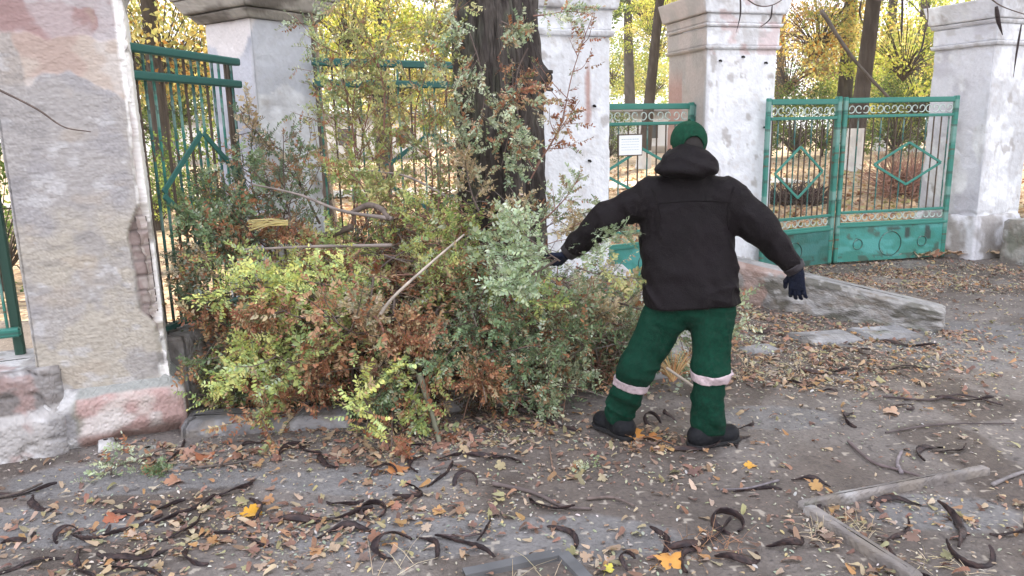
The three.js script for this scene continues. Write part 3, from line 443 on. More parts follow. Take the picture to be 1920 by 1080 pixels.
for (const [A, B, lb, sd] of [[RA, RB, 'low rendered wall under the left railing, behind the heap', 41], [V(-1.5, 0, -5.98), V(0.1, 0, -6.95), 'low rendered wall under the railing behind the big tree', 42]]) beam('low_wall', A.clone().setY(0), B.clone().setY(0), 0.46, 0.46, 0.3, { seed: sd, label: lb, cat: 'wall' });
// far right railing past the right pillar
railing('green railing just visible past the right pillar at the right edge', V(6.3, 0, -8.95), V(7.6, 0, -9.3), { h: 1.9, b0: 0.5, gap: 0.1, mat: mGreen, rails: [[1.88, 0.06], [0.52, 0.06]] });

// ---------------------------------------------------------------- park behind the gates
const litterTex = noiseTex(1024, (() => {
  const f1 = tile((u, v) => fbm(u * 7, v * 7, 1, 4)), f2 = tile((u, v) => noise(u * 90, v * 90, 4)), f3 = tile((u, v) => noise(u * 46, v * 46, 9));
  return (u, v) => { let c = mix3([0.30, 0.20, 0.14], [0.44, 0.34, 0.24], ss(0.35, 0.65, f1(u, v))); const a = f2(u, v), b = f3(u, v); if (b > 0.62) c = mix3(c, [0.55, 0.40, 0.24], 0.8); if (b < 0.34) c = mix3(c, [0.16, 0.10, 0.07], 0.8); if (a > 0.72) c = mix3(c, [0.62, 0.52, 0.38], 0.7); if (a < 0.2) c = mix3(c, [0.20, 0.19, 0.08], 0.6); return c.map(toS); };
})(), true);
{
  const m = new MB(), pts = [V(-16, 0, -8), V(-1.9, 0, -6.4), V(0.5, 0, -7.9), V(1.9, 0, -8.6), V(3.1, 0, -8.6), V(5.4, 0, -9.1), V(16, 0, -11), V(60, 0, -80), V(-60, 0, -80)];
  const fr = pts.slice(0, 7), N = 40; // strips from the gate line away
  for (let i = 0; i < fr.length; i++) for (let k = 0; k <= N; k++) { const t = Math.pow(k / N, 1.8), x = lerp(fr[i].x, -70 + 140 * i / 6, t), z = lerp(fr[i].z, -85, t); m.v(x, 0.006 + (k > 1 ? 0.05 * fbm(x * 0.5, z * 0.5, 3, 3) : 0), z, null, x / 3, -z / 3); }
  for (let i = 0; i < fr.length - 1; i++) for (let k = 0; k < N; k++) { const a = i * (N + 1) + k, b = a + N + 1; m.t(a, b, a + 1); m.t(b, b + 1, a + 1); }
  struct('park_ground', m.geo(), new THREE.MeshStandardMaterial({ map: litterTex, roughness: 0.95 }));
  const q = new MB(); for (let i = 0; i <= 20; i++) { const x = lerp(-14, 8, i / 20), z = -19 - 0.12 * x; for (const s of [0, 1]) q.v(x, 0.075, z - s * 2.4, null, x, s); if (i) { const a = i * 2; q.t(a - 2, a, a - 1); q.t(a, a + 1, a - 1); } }
  struct('park_path', q.geo(), new THREE.MeshStandardMaterial({ color: new THREE.Color().setRGB(0.5, 0.5, 0.5), roughness: 0.9, bumpMap: smoothBump, bumpScale: 0.01 }));
}
const barkBump = (() => { const f = tile((u, v) => { const n = fbm(u * 26, v * 5, 3, 4); return 1 - Math.abs(n - 0.5) * 3.2; }); return noiseTex(512, (u, v) => { const k = clamp(f(u, v), 0, 1); return [k, k, k]; }); })();
const mBark = new THREE.MeshStandardMaterial({ vertexColors: true, roughness: 0.95, bumpMap: barkBump, bumpScale: 0.03 });
const mTwig = new THREE.MeshStandardMaterial({ vertexColors: true, roughness: 0.85 });
const mWhitewash = new THREE.MeshStandardMaterial({ color: new THREE.Color().setRGB(0.78, 0.80, 0.82), roughness: 0.9, bumpMap: barkBump, bumpScale: 0.02 });
const mLeaf = new THREE.MeshPhysicalMaterial({ vertexColors: true, roughness: 0.62, transmission: 0.28, thickness: 0, side: THREE.DoubleSide, specularIntensity: 0.5 });
const mFarLeaf = new THREE.MeshPhysicalMaterial({ vertexColors: true, roughness: 0.9, transmission: 0.5, thickness: 0, side: THREE.DoubleSide, specularIntensity: 0.2 });
function trunkGeo(pts, r0, r1, seg, sd, colA, colB, groove = 0.1) {
  const m = new MB(), N = Math.max(10, Math.round(pts.length)), cv = new THREE.CatmullRomCurve3(pts), n = 40;
  for (let k = 0; k <= n; k++) { const t = k / n, p = cv.getPoint(t), r = lerp(r0, r1, t) * (1 + 0.3 * Math.exp(-Math.max(0, p.y) * 2.2)); for (let s = 0; s <= seg; s++) { const a = s / seg * Math.PI * 2, q = r * (1 + groove * (fbm(Math.cos(a) * 3 + sd, Math.sin(a) * 3, p.y * 0.5, 3) - 0.5) * 2); m.v(p.x + Math.cos(a) * q, p.y, p.z - Math.sin(a) * q, mix3(colA, colB, ss(0.4, 0.62, fbm(a * 3 + sd, p.y * 3, 2, 4))), s / seg * 2, p.y / 2); } }
  for (let k = 0; k < n; k++) for (let s = 0; s < seg; s++) { const a = k * (seg + 1) + s, b = a + seg + 1; m.t(a, a + 1, b); m.t(a + 1, b + 1, b); }
  void N; return m.geo();
}
function leafQuad(m, p, d, w, len, wid, c) { // a small leaf with a fold; d along, w across
  const nx = d.y * w.z - d.z * w.y, ny = d.z * w.x - d.x * w.z, nz = d.x * w.y - d.y * w.x, f = wid * 0.25;
  const a = m.v(p.x, p.y, p.z, c), b = m.v(p.x + d.x * len * 0.5 + w.x * wid * 0.5 + nx * f, p.y + d.y * len * 0.5 + w.y * wid * 0.5 + ny * f, p.z + d.z * len * 0.5 + w.z * wid * 0.5 + nz * f, c), e = m.v(p.x + d.x * len, p.y + d.y * len, p.z + d.z * len, c), g = m.v(p.x + d.x * len * 0.5 - w.x * wid * 0.5 + nx * f, p.y + d.y * len * 0.5 - w.y * wid * 0.5 + ny * f, p.z + d.z * len * 0.5 - w.z * wid * 0.5 + nz * f, c);
  m.t(a, b, e); m.t(a, e, g);
}
const rdir = (r, up = 0) => { const a = r() * 6.2832, z = r() * 2 - 1, s = Math.sqrt(1 - z * z); return V(Math.cos(a) * s, z + up, Math.sin(a) * s).normalize(); };
const pick = (pal, r) => { let t = r() * pal.reduce((a, e) => a + e[3], 0); for (const e of pal) { t -= e[3]; if (t <= 0) return e; } return pal[0]; };
const jit = (c, r, k = 0.3) => { const f = 1 - k + 2 * k * r(); return [c[0] * f * (0.92 + 0.16 * r()), c[1] * f, c[2] * f * (0.85 + 0.3 * r())]; };
function crownGeo(sd, n, rx, ry, rz, leaf, pal, clumps) { // clumps of leaves with gaps between, and the boughs that carry them
  const r = rng(sd), L = new MB(), B = new MB(), per = Math.round(n / clumps);
  for (let k = 0; k < clumps; k++) {
    const d = rdir(r, 0.1), q = 0.35 + 0.65 * Math.sqrt(r()), c = V(d.x * rx * q, d.y * ry * q, d.z * rz * q), cr = (0.16 + 0.16 * r()) * Math.min(rx, ry), base = pick(pal, r);
    B.tube(bez([V(0, -ry * 0.75, 0), V(c.x * 0.35, -ry * 0.3 + c.y * 0.3, c.z * 0.35), c], 5), (t) => lerp(0.032, 0.006, t) * rx / 3, 4, [0.06, 0.045, 0.035], false);
    for (let i = 0; i < per; i++) { const e = rdir(r), s = cr * Math.cbrt(r()) * 1.25, p = V(c.x + e.x * s, c.y + e.y * s * 0.7, c.z + e.z * s), dd = rdir(r, -0.5), ww = V().crossVectors(dd, rdir(r)).normalize(); leafQuad(L, p, dd, ww, leaf * (0.7 + 0.6 * r()), leaf * 0.62, jit(r() < 0.7 ? base : pick(pal, r), r)); }
  }
  return { leaf: L.geo(), bough: B.geo() };
}
const PALS = {
  lime: [[0.46, 0.52, 0.10, 3], [0.60, 0.58, 0.15, 3], [0.30, 0.38, 0.09, 2], [0.66, 0.58, 0.24, 2]],
  gold: [[0.64, 0.50, 0.16, 3], [0.62, 0.58, 0.24, 3], [0.34, 0.38, 0.14, 2], [0.50, 0.26, 0.06, 1]],
  brown: [[0.34, 0.22, 0.12, 3], [0.26, 0.16, 0.10, 2], [0.44, 0.33, 0.16, 2], [0.32, 0.34, 0.10, 1]],
  green: [[0.16, 0.24, 0.06, 3], [0.09, 0.15, 0.05, 2], [0.32, 0.38, 0.09, 1]],
};
const CROWN = {}; for (const [k, sd] of [['lime', 1], ['gold', 2], ['brown', 3], ['green', 4]]) CROWN[k] = [0, 1].map((j) => crownGeo(sd * 17 + j, 3600, 3, 2.4, 3, 0.17, PALS[k], 58));
const tr = rng(77);
function parkTree(label, px, py, z, r, h, tilt, white, crowns, group) {
  const b = py ? P(px, py) : D(px, 300, z); b.y = 0; const g = thing('park_tree', label, 'tree', group, b);
  const top = V(tilt * h, h, 0), pts = [V(0, -0.05, 0), V(tilt * h * 0.3, h * 0.33, 0.05), V(tilt * h * 0.65, h * 0.66, -0.08), top];
  part('trunk', trunkGeo(pts, r, r * 0.6, 18, px, [0.055, 0.043, 0.038], [0.095, 0.078, 0.07]), mBark, g);
  if (white) { const c = new THREE.CatmullRomCurve3(pts), wp = [0, 0.33, 0.66, 1].map((t) => { const u = t * white / h, p = c.getPoint(u); return p; }); part('whitewash', trunkGeo(wp, r * 1.03, lerp(r, r * 0.6, white / h) * 1.05, 18, px, [0.78, 0.79, 0.80], [0.66, 0.68, 0.7], 0.08), mBark, g); }
  for (const [kind, cx, cy, dz, s, sy] of crowns) { const G = CROWN[kind][tr() < 0.5 ? 0 : 1], p = D(cx, cy, -b.z + dz).sub(b), c = new THREE.Group(); c.name = 'crown'; c.position.copy(p); c.rotation.y = tr() * 6.28; c.scale.set(s, s * (sy || 1), s); part('foliage', G.leaf, mFarLeaf, c); part('bough', G.bough, mTwig, c); g.add(c); }
  return g;
}
parkTree('dark leaning trunk with yellow-green foliage, seen above the wicket gate', 1182, 282, 21, 0.42, 9, -0.03, 1.1, [['lime', 1150, 120, 3, 0.85], ['lime', 1225, 150, 2, 0.7], ['lime', 1215, 20, 4, 0.9]]);
parkTree('slanting trunk with whitewashed foot just left of the man\'s cap', 1205, 318, 17, 0.24, 7, 0.09, 0.75, [['lime', 1235, 60, 4, 0.6]]);
parkTree('slim trunk with whitewashed foot at the left side of the double gate', 1455, 279, 40, 0.27, 12, 0.0, 1.1, [['brown', 1480, 120, -12, 0.8], ['brown', 1530, 60, -14, 0.7]]);
parkTree('straight tall dark trunk behind the left leaf of the double gate', 1574, 296, 36, 0.34, 14, 0.005, 1.4, [['gold', 1540, 20, -6, 0.9], ['lime', 1620, 150, 10, 1.1]]);
parkTree('leaning dark trunk with a wide whitewashed foot behind the middle of the double gate', 1596, 322, 29, 0.27, 12, 0.06, 1.45, [['lime', 1700, 70, 5, 0.9], ['lime', 1730, 150, 9, 1.0]]);
parkTree('thin distant trunk with whitewashed foot behind the right gate leaf\'s diamond', 1648, 284, 55, 0.3, 11, 0.02, 1.3, [['lime', 1650, 190, 3, 1.2], ['green', 1690, 160, 4, 1.2]]);
parkTree('thin distant whitewashed trunk nearest the right pillar, behind the gate', 1712, 286, 55, 0.3, 11, 0, 1.3, [['lime', 1760, 100, 3, 1.3]]);
parkTree('dark trunk with ivy beside the grey corniced pillar', 590, 0, 11.5, 0.25, 6, -0.01, 0, [['lime', 650, 20, 3, 0.45]]);
parkTree('yellow-orange tree behind the left railing, beside the grey corniced pillar', 310, 0, 17, 0.22, 6, 0, 0, [['gold', 290, 50, 1, 0.8], ['gold', 360, 80, 2, 0.7], ['green', 330, 160, 3, 0.6], ['green', 290, 200, 3, 0.5]]);
parkTree('yellow tree behind the middle of the leaning branches', 720, 0, 22, 0.25, 7, 0.02, 0, [['lime', 740, 130, 1, 0.7], ['gold', 690, 50, 2, 0.6], ['gold', 810, 190, 1, 0.5], ['lime', 800, 20, 2, 0.6]]);
parkTree('pale yellow tree far behind the big trunk', 880, 0, 34, 0.3, 9, 0, 0, [['gold', 880, 120, 2, 1.3], ['lime', 960, 60, 2, 1.3], ['lime', 600, 60, 5, 1.2]]);
// tall trees whose crowns stand above the picture and shade the gates and the street
{
  const r = rng(606), wide = (g, cx, h, cz, s, kind) => { const C = CROWN[kind][r() < 0.5 ? 0 : 1], c = new THREE.Group(); c.name = 'crown'; c.position.set(cx, h, cz); c.rotation.y = r() * 6.28; c.scale.set(s, s * 0.8, s); part('foliage', C.leaf, mFarLeaf, c); part('bough', C.bough, mTwig, c); g.add(c); };
  for (const [x, z, h, lb] of [[11.5, -12.5, 11, 'tall park tree just past the right edge, shading the double gate'], [15, -18, 13, 'tall park tree further past the right edge of the photo'], [-9.5, -12, 11, 'tall park tree past the left edge behind the railing'], [21, -23, 14, 'tall park tree far past the right edge of the photo'], [19, -12, 12, 'tall park tree far right of the double gate, outside the photo']]) {
    const g = thing('park_tree', lb, 'tree', null, V(x, 0, z)); part('trunk', trunkGeo([V(0, -0.05, 0), V(0.1, h * 0.33, 0.05), V(0, h * 0.66, 0), V(0.1, h, 0)], 0.34, 0.16, 18, x, [0.055, 0.043, 0.038], [0.095, 0.078, 0.07]), mBark, g);
    for (let i = 0; i < 5; i++) wide(g, (r() - 0.5) * 6, h - 0.5 + (r() - 0.3) * 3, (r() - 0.5) * 6, 1.5 + 0.4 * r(), i % 2 ? 'gold' : 'green');
  }
  for (const o of scene.children.filter((e) => /^park_tree/.test(e.name))) if (/wicket gate$|cap$|grey corniced pillar$/.test(o.userData.label)) { const b = o.position; for (let i = 0; i < 5; i++) wide(o, 3 + (r() - 0.4) * 11, 10 + r() * 4, (r() - 0.5) * 7 + (b.z < -15 ? 2 : -3), 1.6 + 0.4 * r(), i % 2 ? 'gold' : 'green'); }
}
// shrubs along the far edge of the park
for (const [px, py, z, s, kind, lb] of [[-20, 380, 8, 0.42, 'green', 'dark shrub behind the railing at the left edge of the photo'], [1490, 232, 34, 0.75, 'green', 'green shrub behind the left leaf of the double gate'], [1545, 236, 36, 0.7, 'green', 'green shrub between two whitewashed trunks behind the gate'], [1680, 228, 34, 0.8, 'green', 'dark green shrub behind the right leaf of the double gate'], [1745, 232, 36, 0.8, 'green', 'green shrub close to the right pillar, behind the gate'], [1140, 240, 34, 0.5, 'green', 'small dark green shrub behind the notice'], [280, 290, 13, 0.28, 'green', 'green shrub low behind the left railing'], [380, 260, 15, 0.4, 'green', 'green shrub behind the far end of the left railing']]) {
  const p = D(px, py, z), g = thing('shrub', lb, 'shrub', null, V(p.x, 0, p.z)); const c = new THREE.Group(); c.name = 'crown'; c.position.y = Math.max(0.9 * 2.4 * s, 0.5) ; c.scale.setScalar(s); part('foliage', CROWN[kind][1].leaf, mFarLeaf, c); part('bough', CROWN[kind][1].bough, mTwig, c); g.add(c); part('stem', new MB().tube([V(0, -0.05, 0), V(0.02, c.position.y, 0)], 0.05, 6, [0.06, 0.045, 0.035]).geo(), mTwig, g);
}
{ // far trees that read as one mass
  const L = [], r = rng(5), q = new THREE.Quaternion(); for (let i = 0; i < 26; i++) { const x = -50 + i * 4.2 + r() * 2, z = -62 - r() * 12; L.push({ m: new THREE.Matrix4().compose(V(x, 2.5 + r() * 4.5, z), q.setFromAxisAngle(V(0, 1, 0), r() * 6), V(1, 0.8, 1).multiplyScalar(1.2 + r() * 0.9)), c: i % 3 ? [1, 1, 1] : [0.7, 0.8, 0.9] }); }
  stuffInst('far_wood', CROWN.lime[0].leaf, mFarLeaf, L.filter((e, i) => i % 2), null, 'far pale green trees closing off the back of the park');
  stuffInst('far_wood', CROWN.green[0].leaf, mFarLeaf, L.filter((e, i) => !(i % 2)), null, 'far dark green trees closing off the back of the park');
}
{ // long pale building at the back
  const mW = new THREE.MeshStandardMaterial({ color: new THREE.Color().setRGB(0.72, 0.73, 0.76), roughness: 0.9, bumpMap: smoothBump, bumpScale: 0.01 }), mD = new THREE.MeshStandardMaterial({ color: new THREE.Color().setRGB(0.06, 0.07, 0.08), roughness: 0.25 }), mR = new THREE.MeshStandardMaterial({ color: new THREE.Color().setRGB(0.3, 0.3, 0.32), roughness: 0.8 });
  for (const [px, w, z, lb] of [[1195, 13, 47, 'long low white building far behind the wicket gate'], [560, 16, 45, 'low white building far behind the leaning branches']]) {
    const b = D(px, 300, z), g = thing('building', lb, 'building', null, V(b.x, 0, b.z), 0.1); put('wall', bar(w, 2.4, 5), mW, g, 0, 1.2, 0); put('roof', bar(w + 0.6, 0.25, 5.8), mR, g, 0, 2.53, 0);
    for (let i = 0; i < 5; i++) { const f = put('window', bar(1.2, 1.1, 0.06), mW, g, -w / 2 + w * (i + 0.5) / 5, 1.35, 2.53); put('pane', bar(1.02, 0.92, 0.03), mD, f, 0, 0, 0.024); }
  }
}
// ---------------------------------------------------------------- the big tree by the gate
{
  const g = thing('street_tree', 'thick dark trunk with deep furrowed bark standing in the cut branches', 'tree', null, V(0, 0, 0)), B = V(-0.07, 0, -5.35), seg = 220, rows = 330, m = new MB(), top = 5.2;
  const rid = (a, y) => { const tw = a + 0.12 * Math.sin(y * 0.8) + 0.25 * (fbm(Math.cos(a) * 2, Math.sin(a) * 2, y * 1.3, 3) - 0.5); const n1 = Math.abs(noise(tw * 6.3 + 0.4, y * 1.5, 3) - 0.5) * 2, n2 = Math.abs(noise(tw * 12.7 + 5, y * 8, 7) - 0.5) * 2; return 0.65 * n1 + 0.35 * n2; };
  for (let k = 0; k <= rows; k++) { const y = -0.1 + (top + 0.1) * k / rows, cx = B.x + 0.02 * Math.sin(y * 1.1) - 0.008 * y, cz = B.z + 0.012 * y, rr = 0.285 + 0.16 * Math.exp(-Math.max(0, y) * 3.6) - 0.006 * y;
    for (let s = 0; s <= seg; s++) { const a = s / seg * Math.PI * 2 - Math.PI, lobe = 1 + 0.055 * Math.cos(2 * a + 0.6) + 0.05 * Math.cos(5 * a + 1.2 + 0.25 * y) - 0.16 * Math.exp(-(((a + 1.72 - 0.05 * y) / 0.11) ** 2));
      const kn = 0.075 * Math.exp(-(((a + 0.28) / 0.22) ** 2) - ((y - 1.98) / 0.07) ** 2), rg = rid(s === seg ? -Math.PI : a, y); const r = rr * lobe + 0.075 * (Math.min(rg, 0.5) - 0.3) + kn + 0.01 * (fbm(a * 20, y * 22, 4, 3) - 0.5);
      const li = fbm(Math.cos(a) * 3, Math.sin(a) * 3, y * 2.2, 4); let c = mix3([0.045, 0.036, 0.033], [0.085, 0.072, 0.064], ss(0.4, 0.6, fbm(a * 7, y * 4, 9, 4))); c = mix3(c, [0.12, 0.125, 0.095], 0.5 * ss(0.58, 0.66, li)); c = mul3(c, 0.8 + 0.4 * noise(a * 60, y * 40, 2));
      m.v(cx + Math.cos(a) * r, y, cz - Math.sin(a) * r, c, s / seg * 2, y * 0.7); } }
  for (let k = 0; k < rows; k++) for (let s = 0; s < seg; s++) { const a = k * (seg + 1) + s, b = a + seg + 1; m.t(a, a + 1, b); m.t(a + 1, b + 1, b); }
  part('trunk', m.geo(), mBark, g);
  const limb = (pts, r0, r1) => { const q = new MB(); q.tube(bez(pts, 26), (t) => lerp(r0, r1, t), 12, (t) => mul3([0.12, 0.10, 0.09], 0.8 + 0.4 * noise(t * 40, 3))); part('limb', q.geo(), mBark, g); };
  limb([V(-0.05, 4.7, -5.3), V(0.9, 5.6, -5.2), V(2.6, 6.2, -5.4), V(4.6, 6.6, -5.8)], 0.16, 0.03); limb([V(-0.15, 4.9, -5.3), V(-1.0, 6.0, -5.0), V(-2.2, 6.8, -4.6)], 0.15, 0.03); limb([V(-0.1, 5.0, -5.3), V(0.0, 6.6, -5.5), V(0.3, 8.2, -5.9)], 0.2, 0.04);
  const kt = new MB(); { const r = rng(3); for (let i = 0; i < 5; i++) { const a = V(0.2, 1.93 + 0.02 * i, -5.22), b = a.clone().add(V(0.07 + 0.05 * r(), -0.04 + 0.09 * r(), 0.02 * r())); kt.tube([a, b], (t) => lerp(0.03, 0.012, t), 6, [0.05, 0.04, 0.035]); } } part('broken_knot', kt.geo(false), mBark, g);
}

// ---------------------------------------------------------------- cut branches with small feathery leaves
const PB = {
  yellow: [[0.68, 0.70, 0.22, 3], [0.60, 0.70, 0.28, 3], [0.76, 0.72, 0.28, 1], [0.42, 0.54, 0.22, 1]],
  lime: [[0.42, 0.50, 0.16, 3], [0.52, 0.52, 0.19, 2], [0.28, 0.38, 0.14, 2], [0.46, 0.52, 0.34, 1]],
  pale: [[0.48, 0.50, 0.20, 3], [0.56, 0.52, 0.24, 2], [0.34, 0.40, 0.18, 2], [0.42, 0.30, 0.16, 1]],
  sage: [[0.46, 0.52, 0.34, 3], [0.33, 0.40, 0.23, 2], [0.58, 0.62, 0.44, 2], [0.22, 0.30, 0.17, 1]],
  green: [[0.22, 0.32, 0.16, 3], [0.31, 0.40, 0.23, 2], [0.15, 0.22, 0.11, 2], [0.44, 0.50, 0.36, 1]],
  deep: [[0.13, 0.19, 0.11, 3], [0.19, 0.25, 0.16, 2], [0.28, 0.32, 0.26, 1], [0.22, 0.15, 0.10, 1]],
  rust: [[0.42, 0.20, 0.105, 3], [0.31, 0.125, 0.07, 2], [0.52, 0.32, 0.18, 2], [0.24, 0.11, 0.075, 1]],
  tan: [[0.50, 0.40, 0.24, 3], [0.40, 0.29, 0.17, 2], [0.40, 0.41, 0.27, 1], [0.64, 0.54, 0.40, 1]],
};
for (const k of ['yellow', 'lime', 'sage', 'green', 'deep']) PB[k].push([...PB.rust[0].slice(0, 3), k === 'yellow' ? 0.2 : 1.1], [...PB.tan[1].slice(0, 3), k === 'yellow' ? 0.2 : 0.9]);
PB.rust.push([...PB.tan[0].slice(0, 3), 2], [0.26, 0.30, 0.14, 1.2]);
PB.pearl = [[0.48, 0.58, 0.38, 3], [0.38, 0.48, 0.28, 2], [0.58, 0.64, 0.48, 1]];
const BARK = { dark: [0.12, 0.088, 0.075], red: [0.24, 0.13, 0.10], grey: [0.24, 0.20, 0.18], pale: [0.42, 0.36, 0.30] };
function leaflet(m, p, d, w, n, len, wid, c) {
  const f = wid * 0.22, X = (a, b, h) => m.v(p.x + d.x * a + w.x * b + n.x * h, p.y + d.y * a + w.y * b + n.y * h, p.z + d.z * a + w.z * b + n.z * h, c), h = wid / 2;
  const a = X(0, 0, 0), b = X(len * 0.3, h, f), e = X(len * 0.72, h * 0.85, f), g = X(len, 0, 0), i = X(len * 0.72, -h * 0.85, f), k = X(len * 0.3, -h, f);
  m.t(a, b, k); m.t(b, e, k); m.t(e, i, k); m.t(e, g, i);
}
function compound(m, p0, dir, up, len, pairs, ll, pal, r, rac = [0.2, 0.22, 0.1], droop = 0.5) {
  const d = dir.clone(), w = V().crossVectors(d, up).normalize(), n = V().crossVectors(w, d).normalize(), p = p0.clone(), base = pick(pal, r), st = len / (pairs + 1), prev = V(), q = V(), ld = V(), lw = V();
  const fold = 0.2 + 0.5 * r(), hang = (r() - 0.3) * 0.7;
  for (let k = 0; k <= pairs; k++) {
    prev.copy(p); p.addScaledVector(d, st); d.y -= droop * st / len * (0.6 + 0.8 * r()); d.normalize(); w.crossVectors(d, n).normalize(); n.crossVectors(w, d).normalize();
    const c0 = m.v(prev.x + w.x * 0.0014, prev.y + w.y * 0.0014, prev.z + w.z * 0.0014, rac), c1 = m.v(prev.x - w.x * 0.0014, prev.y - w.y * 0.0014, prev.z - w.z * 0.0014, rac), c2 = m.v(p.x, p.y, p.z, rac); m.t(c0, c1, c2);
    for (const s of k === pairs ? [0] : [1, -1]) {
      if (r() < 0.2) continue; const sc = ll * (0.55 + 0.65 * r()) * (1 - 0.35 * Math.abs(k / pairs - 0.45)), sw = 0.25 + 0.6 * r();
      if (s) ld.copy(w).multiplyScalar(s * Math.cos(fold)).addScaledVector(n, Math.sin(fold) * 0.8 + hang).addScaledVector(d, sw).normalize(); else ld.copy(d); ld.x += (r() - 0.5) * 0.5; ld.y += (r() - 0.5) * 0.5; ld.z += (r() - 0.5) * 0.5; ld.normalize();
      lw.crossVectors(ld, n).normalize(); q.crossVectors(lw, ld); leaflet(m, p, ld, lw, q, sc, sc * (0.36 + 0.14 * r()), jit(r() < 0.75 ? base : pick(pal, r), r, 0.22));
    }
  }
}
function branchGeo({ seed, L = 1, twigs = 10, leaves = 6, leafLen = 0.13, ll = 0.03, pal, bark = BARK.dark, r0 = 0.008, sag = 0.12, bare = 0.15, spread = 0.34, tip = 1, pairs = 8 }) {
  const r = rng(seed * 7919 + 13), S = new MB(), F = new MB(), wob = () => (r() - 0.5) * L * 0.09;
  const main = bez([V(0, 0, 0), V(L * 0.3, wob() + sag * L * 0.5, wob()), V(L * 0.65, wob() + sag * L * 0.45, wob()), V(L, -sag * L * 0.3, wob())], 18), bc = (t) => mul3(bark, 0.8 + 0.4 * noise(t * 30, seed));
  S.tube(main, (t) => lerp(r0, 0.0018, t), 6, bc);
  const cv = new THREE.CatmullRomCurve3(main), T = V(), sd = V();
  const leafAlong = (curve, n, from, scale) => { for (let i = 0; i < n; i++) { const t = lerp(from, 1, (i + r() * 0.6) / n), p = curve.getPoint(Math.min(1, t)); curve.getTangent(Math.min(1, t), T); sd.copy(rdir(r, 0.15)); sd.addScaledVector(T, 0.75 - sd.dot(T) * 0.4).normalize(); compound(F, p, sd.clone(), V(r() - 0.5, 1, r() - 0.5).normalize(), leafLen * scale * (0.7 + 0.6 * r()), pairs, ll * scale, pal, r); } };
  for (let k = 0; k < twigs; k++) {
    const t = lerp(bare, 0.97, (k + r() * 0.7) / twigs), p = cv.getPoint(t), t0 = cv.getTangent(t); const dir = rdir(r); dir.addScaledVector(t0, -dir.dot(t0)).normalize(); const l = L * spread * (1.1 - 0.75 * t) * (0.6 + 0.7 * r());
    const a = p.clone().addScaledVector(dir, l * 0.5).addScaledVector(t0, l * 0.35), b = p.clone().addScaledVector(dir, l * 0.95).addScaledVector(t0, l * 0.85); b.y -= 0.15 * l; a.y += 0.04 * l; const pts = bez([p, a, b], 7); S.tube(pts, (q) => lerp(Math.min(0.004, r0 * 0.6), 0.0012, q), 4, bc);
    leafAlong(new THREE.CatmullRomCurve3(pts), leaves, 0.15, 1);
  }
  if (tip) leafAlong(cv, Math.round(leaves * 1.6), 0.55, 1);
  return { stem: S.geo(), leaf: F.geo() };
}
function addBranch(G, A, dir, roll, scale, label, group, name = 'cut_branch') {
  const g = thing(name, label, 'branch', group, A), x = dir.clone().normalize(), up = Math.abs(x.y) > 0.97 ? V(0, 0, 1) : V(0, 1, 0), z = V().crossVectors(x, up).normalize(), y = V().crossVectors(z, x);
  g.quaternion.setFromRotationMatrix(new THREE.Matrix4().makeBasis(x, y, z)).multiply(new THREE.Quaternion().setFromAxisAngle(V(1, 0, 0), roll)); g.scale.setScalar(scale);
  part('stem', G.stem, mTwig, g); if (G.leaf.attributes.position.count) { const f = part('foliage', G.leaf, mLeaf, g); f.userData.kind = 'stuff'; } return g;
}
// the heap: an uneven mound
const HC = V(-0.5, 0, -4.9);
const heapH = (x, z) => { const dx = (x - HC.x) / (x < HC.x ? 1.35 : 1.3), dz = (z - HC.z) / (z > HC.z ? 0.82 : 0.95), d = dx * dx + dz * dz; return d >= 1 ? 0 : 1.0 * Math.pow(1 - d, 0.7) * (0.55 + 0.9 * fbm(x * 2.4, z * 2.4, 5, 3)); };
const heapKind = (x, y, z, r) => {
  const n = 0.5 * (fbm(x * 2.6, z * 2.6 + y * 2, 8, 3) - 0.5);
  if (x + n < -0.8) return z > -4.7 ? (r() < 0.4 ? 'yellow' : r() < 0.4 ? 'lime' : 'rust') : r() < 0.5 ? 'deep' : r() < 0.6 ? 'rust' : 'green';
  if (x + n < -0.45) return y > 0.5 ? (r() < 0.45 ? 'lime' : 'rust') : (r() < 0.65 ? 'rust' : r() < 0.5 ? 'yellow' : 'green');
  if (x + n < -0.02) return y > 0.58 ? (r() < 0.7 ? 'lime' : 'sage') : (r() < 0.5 ? 'rust' : r() < 0.5 ? 'tan' : 'green');
  if (x + n < 0.4) return r() < 0.55 ? 'green' : r() < 0.6 ? 'sage' : 'rust';
  return r() < 0.45 ? 'sage' : r() < 0.5 ? 'tan' : r() < 0.6 ? 'green' : 'rust';
};
const LBL = { yellow: 'bright yellow-green leafy branch lying in the heap of cut branches', lime: 'light green leafy branch lying in the heap of cut branches', sage: 'pale grey-green leafy branch lying in the heap of cut branches', green: 'dull green leafy branch lying in the heap of cut branches', deep: 'dark green leafy branch lying in the heap of cut branches', rust: 'branch with withered rust-red leaves lying in the heap of cut branches', tan: 'branch with dry tan leaves lying in the heap of cut branches' };
const HG = {}; { let s = 100; for (const k of Object.keys(LBL)) HG[k] = [0, 1, 2].map((j) => branchGeo({ seed: s++, L: 0.62 + 0.14 * j, twigs: 9 + j, leaves: 7, pal: PB[k], bark: j ? BARK.dark : BARK.red, ll: 0.027, leafLen: 0.11, r0: 0.006 })); }
